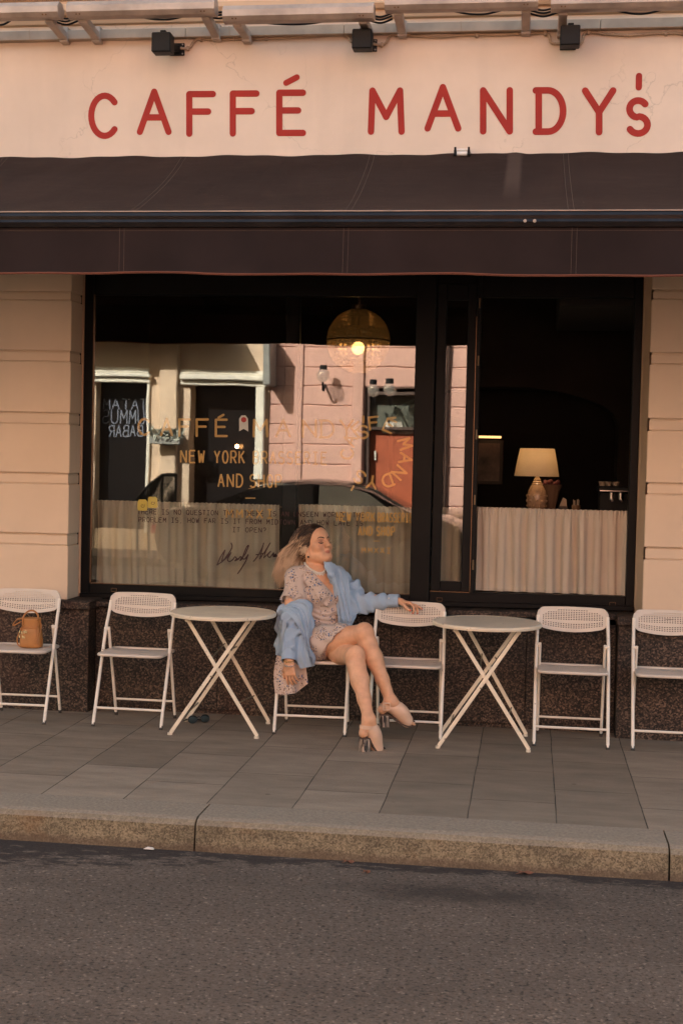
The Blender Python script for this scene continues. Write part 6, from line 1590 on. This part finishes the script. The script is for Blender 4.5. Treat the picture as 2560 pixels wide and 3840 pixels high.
# behind her back, from shoulder to the fallen sleeve
S.chain([sh_l+(-.02, .05, -.02), zp(540, 700, -.165), zp(440, 850, -.19), zp(330, 880, -.27)], [.05, .06, .06, .05], .03, sq=((.3, 1, 0), .5))
S.F = np.where(np.add.outer(np.add.outer(S.ax[0]*0, S.ax[1]*0), S.ax[2]) < .41, np.maximum(S.F, .01), S.F)
def shirt_folds(V):
    X, Y, Z = V[:, 0], V[:, 1], V[:, 2]
    def along(a, b): d = nrmz(b-a); return (V-a)@d
    s1 = along(sh_l, wr_l); near = np.exp(-((Y+.2)/.10)**2)*(X > sh_l[0]-.02)
    f1 = near*(.026*(.55-np.abs(np.sin(s1*33+1.5*np.sin(Z*30+Y*14)+X*6)))+.009*np.sin(s1*95+Z*70+2*np.sin(Z*45)))*np.clip((s1+.02)/.08, .12, 1)*np.clip(1.15-s1/.40, .25, 1)
    pan = (X > -.56)*(X < -.40)*(Z < 1.0); f3 = pan*(.011*(.5-np.abs(np.sin(X*52+Z*12+1.2*np.sin(Z*16)))))
    rt = X < -.70; s2 = along(c1, c4)
    f2 = rt*(.024*(.55-np.abs(np.sin(s2*27+X*20+1.6*np.sin(X*24+Z*12))))+.008*(.5-np.abs(np.sin(X*48-Z*34+1.6*np.sin(Z*23)))))*np.clip(1-np.abs(s2-.13)/.20, .08, 1)
    return 1.0*(f1+f2+f3)
shirt = field_obj('shirt', S, M_den, PW, shirt_folds, None, 2)
def cloth_patch(name, L, Rr, F, fold, nu=22, nv=40, off=.006, Yd=-.3, th=.0026, relax=6):
    """cloth spanned between a left and a right edge, laid on what is under it"""
    Ls, Rs = np.array(smooth_path([(*p, 0) for p in L], 10))[:, :2], np.array(smooth_path([(*p, 0) for p in Rr], 10))[:, :2]
    def res(P, n): d = np.r_[0, np.cumsum(np.linalg.norm(np.diff(P, axis=0), axis=1))]; s_ = np.linspace(0, d[-1], n); return np.c_[np.interp(s_, d, P[:, 0]), np.interp(s_, d, P[:, 1])]
    Ls, Rs = res(Ls, nv+1), res(Rs, nv+1); D_ = np.full((nv+1, nu+1), np.nan); XY = np.zeros((nv+1, nu+1, 2))
    for j in range(nv+1):
        for i in range(nu+1):
            XY[j, i] = Ls[j]+(Rs[j]-Ls[j])*i/nu; q = proj_front(F, *XY[j, i], off)
            if q is not None: D_[j, i] = q[1]
    med = np.nanmedian(D_) if np.isfinite(D_).any() else Yd
    for j in range(nv+1):
        row = D_[j]; ok = np.isfinite(row)
        D_[j] = np.interp(np.arange(nu+1), np.arange(nu+1)[ok], row[ok]) if ok.any() else (D_[j-1] if j else med)
    for _ in range(relax):
        Pd = np.pad(D_, 1, mode='edge'); A = (Pd[:-2, 1:-1]+Pd[2:, 1:-1]+Pd[1:-1, :-2]+Pd[1:-1, 2:])/4; D_ = np.minimum(D_*.5+A*.5, D_+.002)
    V = []; Fc = []
    for j in range(nv+1):
        for i in range(nu+1): u, v = i/nu, j/nv; V.append(zp(XY[j, i, 0], XY[j, i, 1], D_[j, i]-.003-fold(u, v)))
    for j in range(nv):
        for i in range(nu): Fc.append([j*(nu+1)+i, j*(nu+1)+i+1, (j+1)*(nu+1)+i+1, (j+1)*(nu+1)+i])
    return MB().sheet(V, Fc, th).build(name, M_den, shirt, smooth=True)
rid = lambda a: .5-abs(math.sin(a))
cloth_patch('front_panel', [(556, 440), (600, 520), (640, 620), (668, 720), (684, 820), (690, 900)], [(690, 470), (738, 530), (752, 640), (758, 740), (768, 830), (782, 902)], [S, D, B], lambda u, v: .026*max(0, rid(u*7.5+1.2*math.sin(v*4)+.5))*(.4+v)+.006*v)
cloth_patch('collar', [(552, 430), (560, 470), (592, 540)], [(640, 448), (640, 490), (628, 560)], [S, D, B], lambda u, v: .010+.006*math.sin(u*3), 10, 14, .010)
cloth_patch('drape', [(196, 806), (255, 828), (330, 905), (388, 1020), (425, 1150), (452, 1238)], [(300, 742), (398, 752), (436, 800), (446, 930), (440, 1080), (482, 1246)], [S, D], lambda u, v: .034*max(0, rid(u*5.5+2.2*v+.3))+.018*max(0, rid(u*9-3*v+1.4))+.008*u, 26, 44, .010)
cloth_patch('shirt_tail', [(318, 1030), (330, 1140), (345, 1215), (366, 1270)], [(430, 1010), (436, 1110), (452, 1200), (482, 1248)], [S, D], lambda u, v: .010*rid(u*6+v), 16, 18, .006)
cloth_patch('sleeve_flap', [(205, 880), (196, 980), (182, 1090), (174, 1162)], [(262, 900), (250, 1000), (244, 1100), (236, 1172)], [S, D], lambda u, v: .010*rid(u*6+2*v), 12, 26, .004)
m = MB()
cuf = nrmz(c4-zp(280, 1120, -.515)); ua = nrmz(np.cross(cuf, [0, 1, 0])); ub = np.cross(cuf, ua)
for (c_, dd, r0_, r1_, ln) in ((c4, cuf, .0415, .0430, .070), (wr_l-nrmz(wr_l-el_l)*.012, nrmz(wr_l-el_l), .0375, .0375, .062)):
    ua = nrmz(np.cross(dd, [0, 1, 0])); ub = np.cross(dd, ua); V = []; F = []; nn = 48
    for j in range(8):
        q = j/7
        for k in range(nn):
            a = 2*math.pi*k/nn; rr_ = (r0_+(r1_-r0_)*q)*(1+.05*math.sin(3*a+1)+.05*(1-q)*math.sin(7*a)); V.append(c_+dd*(.030-ln+ln*q)+rr_*(math.cos(a)*ua+math.sin(a)*ub))
    for j in range(7):
        for k in range(nn): F.append([j*nn+k, j*nn+(k+1) % nn, (j+1)*nn+(k+1) % nn, (j+1)*nn+k])
    MB().sheet(V, F, .003).build('cuff', M_den, shirt, smooth=True)
MB().ball(zp(1060, 718, -.27), .005, 8, 6).build('button', M_white, shirt, smooth=True)

# --- necklace, bracelets, ring
M_pearl = simple('pearl', (.62, .56, .48), .25, 0, .1, 40); M_silver = simple('silver', (.6, .58, .55), .25, 1.0, .05)
def on_skin(x, y, Yst, back=.30):
    p = zp(x, y, Yst-.25); d_ = nrmz(zp(x, y, Yst)-p)
    for k in range(400):
        q = p+d_*(.0015*k); i = np.round((q-B.lo)/B.h).astype(int)
        if (i >= 0).all() and (i < B.n).all() and (B.F[tuple(i)] < .001 or D.F[tuple(np.clip(np.round((q-D.lo)/D.h).astype(int), 0, D.n-1))] < .0005): return q-d_*.005
    return zp(x, y, Yst)
m = MB(); rn = np.random.default_rng(2)
nk = smooth_path([on_skin(x, y, -.24) for x, y in ((402, 440), (418, 462), (445, 487), (480, 508), (515, 520), (545, 514), (566, 492), (570, 460))], 9)
for i, p in enumerate(nk):
    m.ball(p, .0058+.001*rn.random(), 7, 5); m.ball(p+np.array([.003*rn.normal(), -.002, -.008+.003*rn.normal()]), .0045, 6, 4)
m.ball(on_skin(545, 536, -.24), .0055, 7, 5); m.build('necklace', M_pearl, PW, smooth=True)
wd = nrmz(zp(288, 1330, -.545)-zp(272, 1195, -.545)); u1 = nrmz(np.cross(wd, [0, 1, 0])); u2 = np.cross(wd, u1)
for c, r_, mt, tw in ((wr_r+wd*.008, .0285, M_brass, .0042), (wr_r+wd*.034, .0300, M_silver, .0036)):
    m = MB()
    for k in range(16):
        a0 = 2*math.pi*k/16; o = c+r_*(math.cos(a0)*u1+math.sin(a0)*u2*.9)+wd*.006*math.sin(a0+.7); tg = -math.sin(a0)*u1+math.cos(a0)*u2; ot = math.cos(a0)*u1+math.sin(a0)*u2; b2 = wd if k % 2 else ot
        m.tube([o+.0085*math.cos(R(q))*tg+tw*1.2*math.sin(R(q))*b2 for q in range(0, 360, 36)], .0016, 5, closed=True)
    m.build('bracelet', mt, PW, smooth='all')
p, v, r_ = tips_l[1]
# --- shoes
M_nude = simple('nude_leather', (.66, .43, .30), .45, 0, .06, 20, bump=.08, bscale=300); M_sole = simple('brown_sole', (.075, .042, .028), .6)
def heel_mat():
    m, t, b = newmat('striped_heel'); v = t.coords(scale=(1, 1, .06)); f = t.noise(v, 170, 2, .5)
    t.link(t.ramp(f, [(.44, (.018, .012, .010)), (.50, (.03, .02, .016)), (.53, (.45, .33, .25))]), b.inputs['Base Color']); b.inputs['Roughness'].default_value = .45; return m
M_heel = heel_mat()
def shoe(an, toe, heel, hb, side, name):
    fwd = nrmz((toe-heel)*np.array([1, 1, 0])); sd_ = nrmz(np.cross([0, 0, 1.], fwd)); up = np.array([0, 0, 1.])
    Q = Field(np.minimum(np.minimum(heel, toe), hb)-.07, np.maximum(np.maximum(heel, toe), an)+.07, .0026)
    Q.chain([an*.62+toe*.38+(0, 0, .004), an*.35+toe*.65+(0, 0, .006), toe-fwd*.004+(0, 0, .004)], [.0385, .0360, .0300], .02)
    Q.cap(an*.5+toe*.5-(0, 0, .012), toe-fwd*.01-(0, 0, .006), .033, .030, .02)
    Q.cap(an*.7+heel*.3-(0, 0, .01), an*.55+toe*.45, .034, .038, .02)
    # throat cut round the ankle and the open toe
    Q.cap(an+(0, 0, .016)-fwd*.006, an+nrmz(an-(an*.5+toe*.5))*.05, .040, .05, .008, 's')
    Q.cap(toe+fwd*.030-(0, 0, .002), toe+fwd*.07-(0, 0, .002), .020, .03, .006, 's')
    sh = field_obj('shoe', Q, M_nude, PW, None, None, 2)
    # slingback strap round the heel
    P = []
    for a in np.linspace(-125, 125, 28):
        o = heel*.55+an*.45+(0, 0, .002)+fwd*.020; P.append(o-fwd*.056*math.cos(R(a))+sd_*.0365*math.sin(R(a))+up*(.0-.020*(abs(a)/125)**2*.6+.002))
    V = []; F = []
    for p in P: V += [p-up*.010, p+up*.010]
    for i in range(len(P)-1): F.append([2*i, 2*i+1, 2*i+3, 2*i+2])
    MB().sheet(V, F, .003).build('strap', M_nude, sh, smooth=True)
    # sole: from under the heel down the arch to the toe
    pts = smooth_path([heel+(0, 0, -.030)-fwd*.018, heel+(0, 0, -.030)+fwd*.03, heel*.45+toe*.55+(0, 0, -.030), toe-(0, 0, .0245)-fwd*.012, toe-(0, 0, .0235)+fwd*.034], 5)
    V = []; F = []; n = len(pts)
    for i, p in enumerate(pts):
        w = np.interp(i/(n-1), [0, .1, .4, .75, .93, 1], [.014, .025, .024, .036, .030, .012]); V += [p-sd_*w, p-sd_*w*.5, p, p+sd_*w*.5, p+sd_*w]
    for i in range(n-1):
        for k in range(4): F.append([i*5+k, i*5+k+1, (i+1)*5+k+1, (i+1)*5+k])
    MB().sheet(V, F, .008).build('sole', M_sole, sh, smooth=True)
    top = heel+(0, 0, -.032); m = MB(); V = []
    for c, hx, hy in ((top+fwd*.008, .030, .026), (hb+fwd*.006, .027, .029)):
        V += [c+fwd*hx*math.copysign(abs(math.cos(a))**.5, math.cos(a))+sd_*hy*math.copysign(abs(math.sin(a))**.5, math.sin(a)) for a in np.linspace(0, 2*math.pi, 24, endpoint=False)]
    m.add(V, [tuple(range(24))[::-1], tuple(range(24, 48))]+[(k, (k+1) % 24, 24+(k+1) % 24, 24+k) for k in range(24)]); m.build('heel', M_heel, sh)
    return sh, fwd, sd_
hb_l = heel_l+np.array([.004, 0, -heel_l[2]+.001]); sl_, fl_, sdl = shoe(an_l, toe_l, heel_l, hb_l, 1, 'l')
tl_ = nrmz(toe_r-heel_r); hb_r = zp(1018, 1722, -.645); sr_, fr_, sdr = shoe(an_r, toe_r, heel_r, hb_r, 1, 'r')
bk = zp(1043, 1568, -.69); m = MB()
loopb = [bk+fr_*.019*math.copysign(min(1, abs(math.cos(R(a)))*1.35), math.cos(R(a)))+np.array([0, 0, 1])*.019*math.copysign(min(1, abs(math.sin(R(a)))*1.35), math.sin(R(a))) for a in range(0, 360, 15)]
m.tube(loopb, .0042, 6, closed=True); m.build('buckle', M_nude, sr_, smooth=True)
M_nail = simple('dark_nail', (.03, .015, .02), .2); m = MB()
for toe, fw, sd2 in ((toe_l, fl_, sdl), (toe_r, fr_, sdr)):
    for i in range(4): m.ball(toe-sd2*(.022-.011*i)+fw*(.030-.003*abs(i-1))+(0, 0, .0005), (.0055, .0055, .0035), 6, 5)
m.each('toenail', M_nail, body, smooth=True)
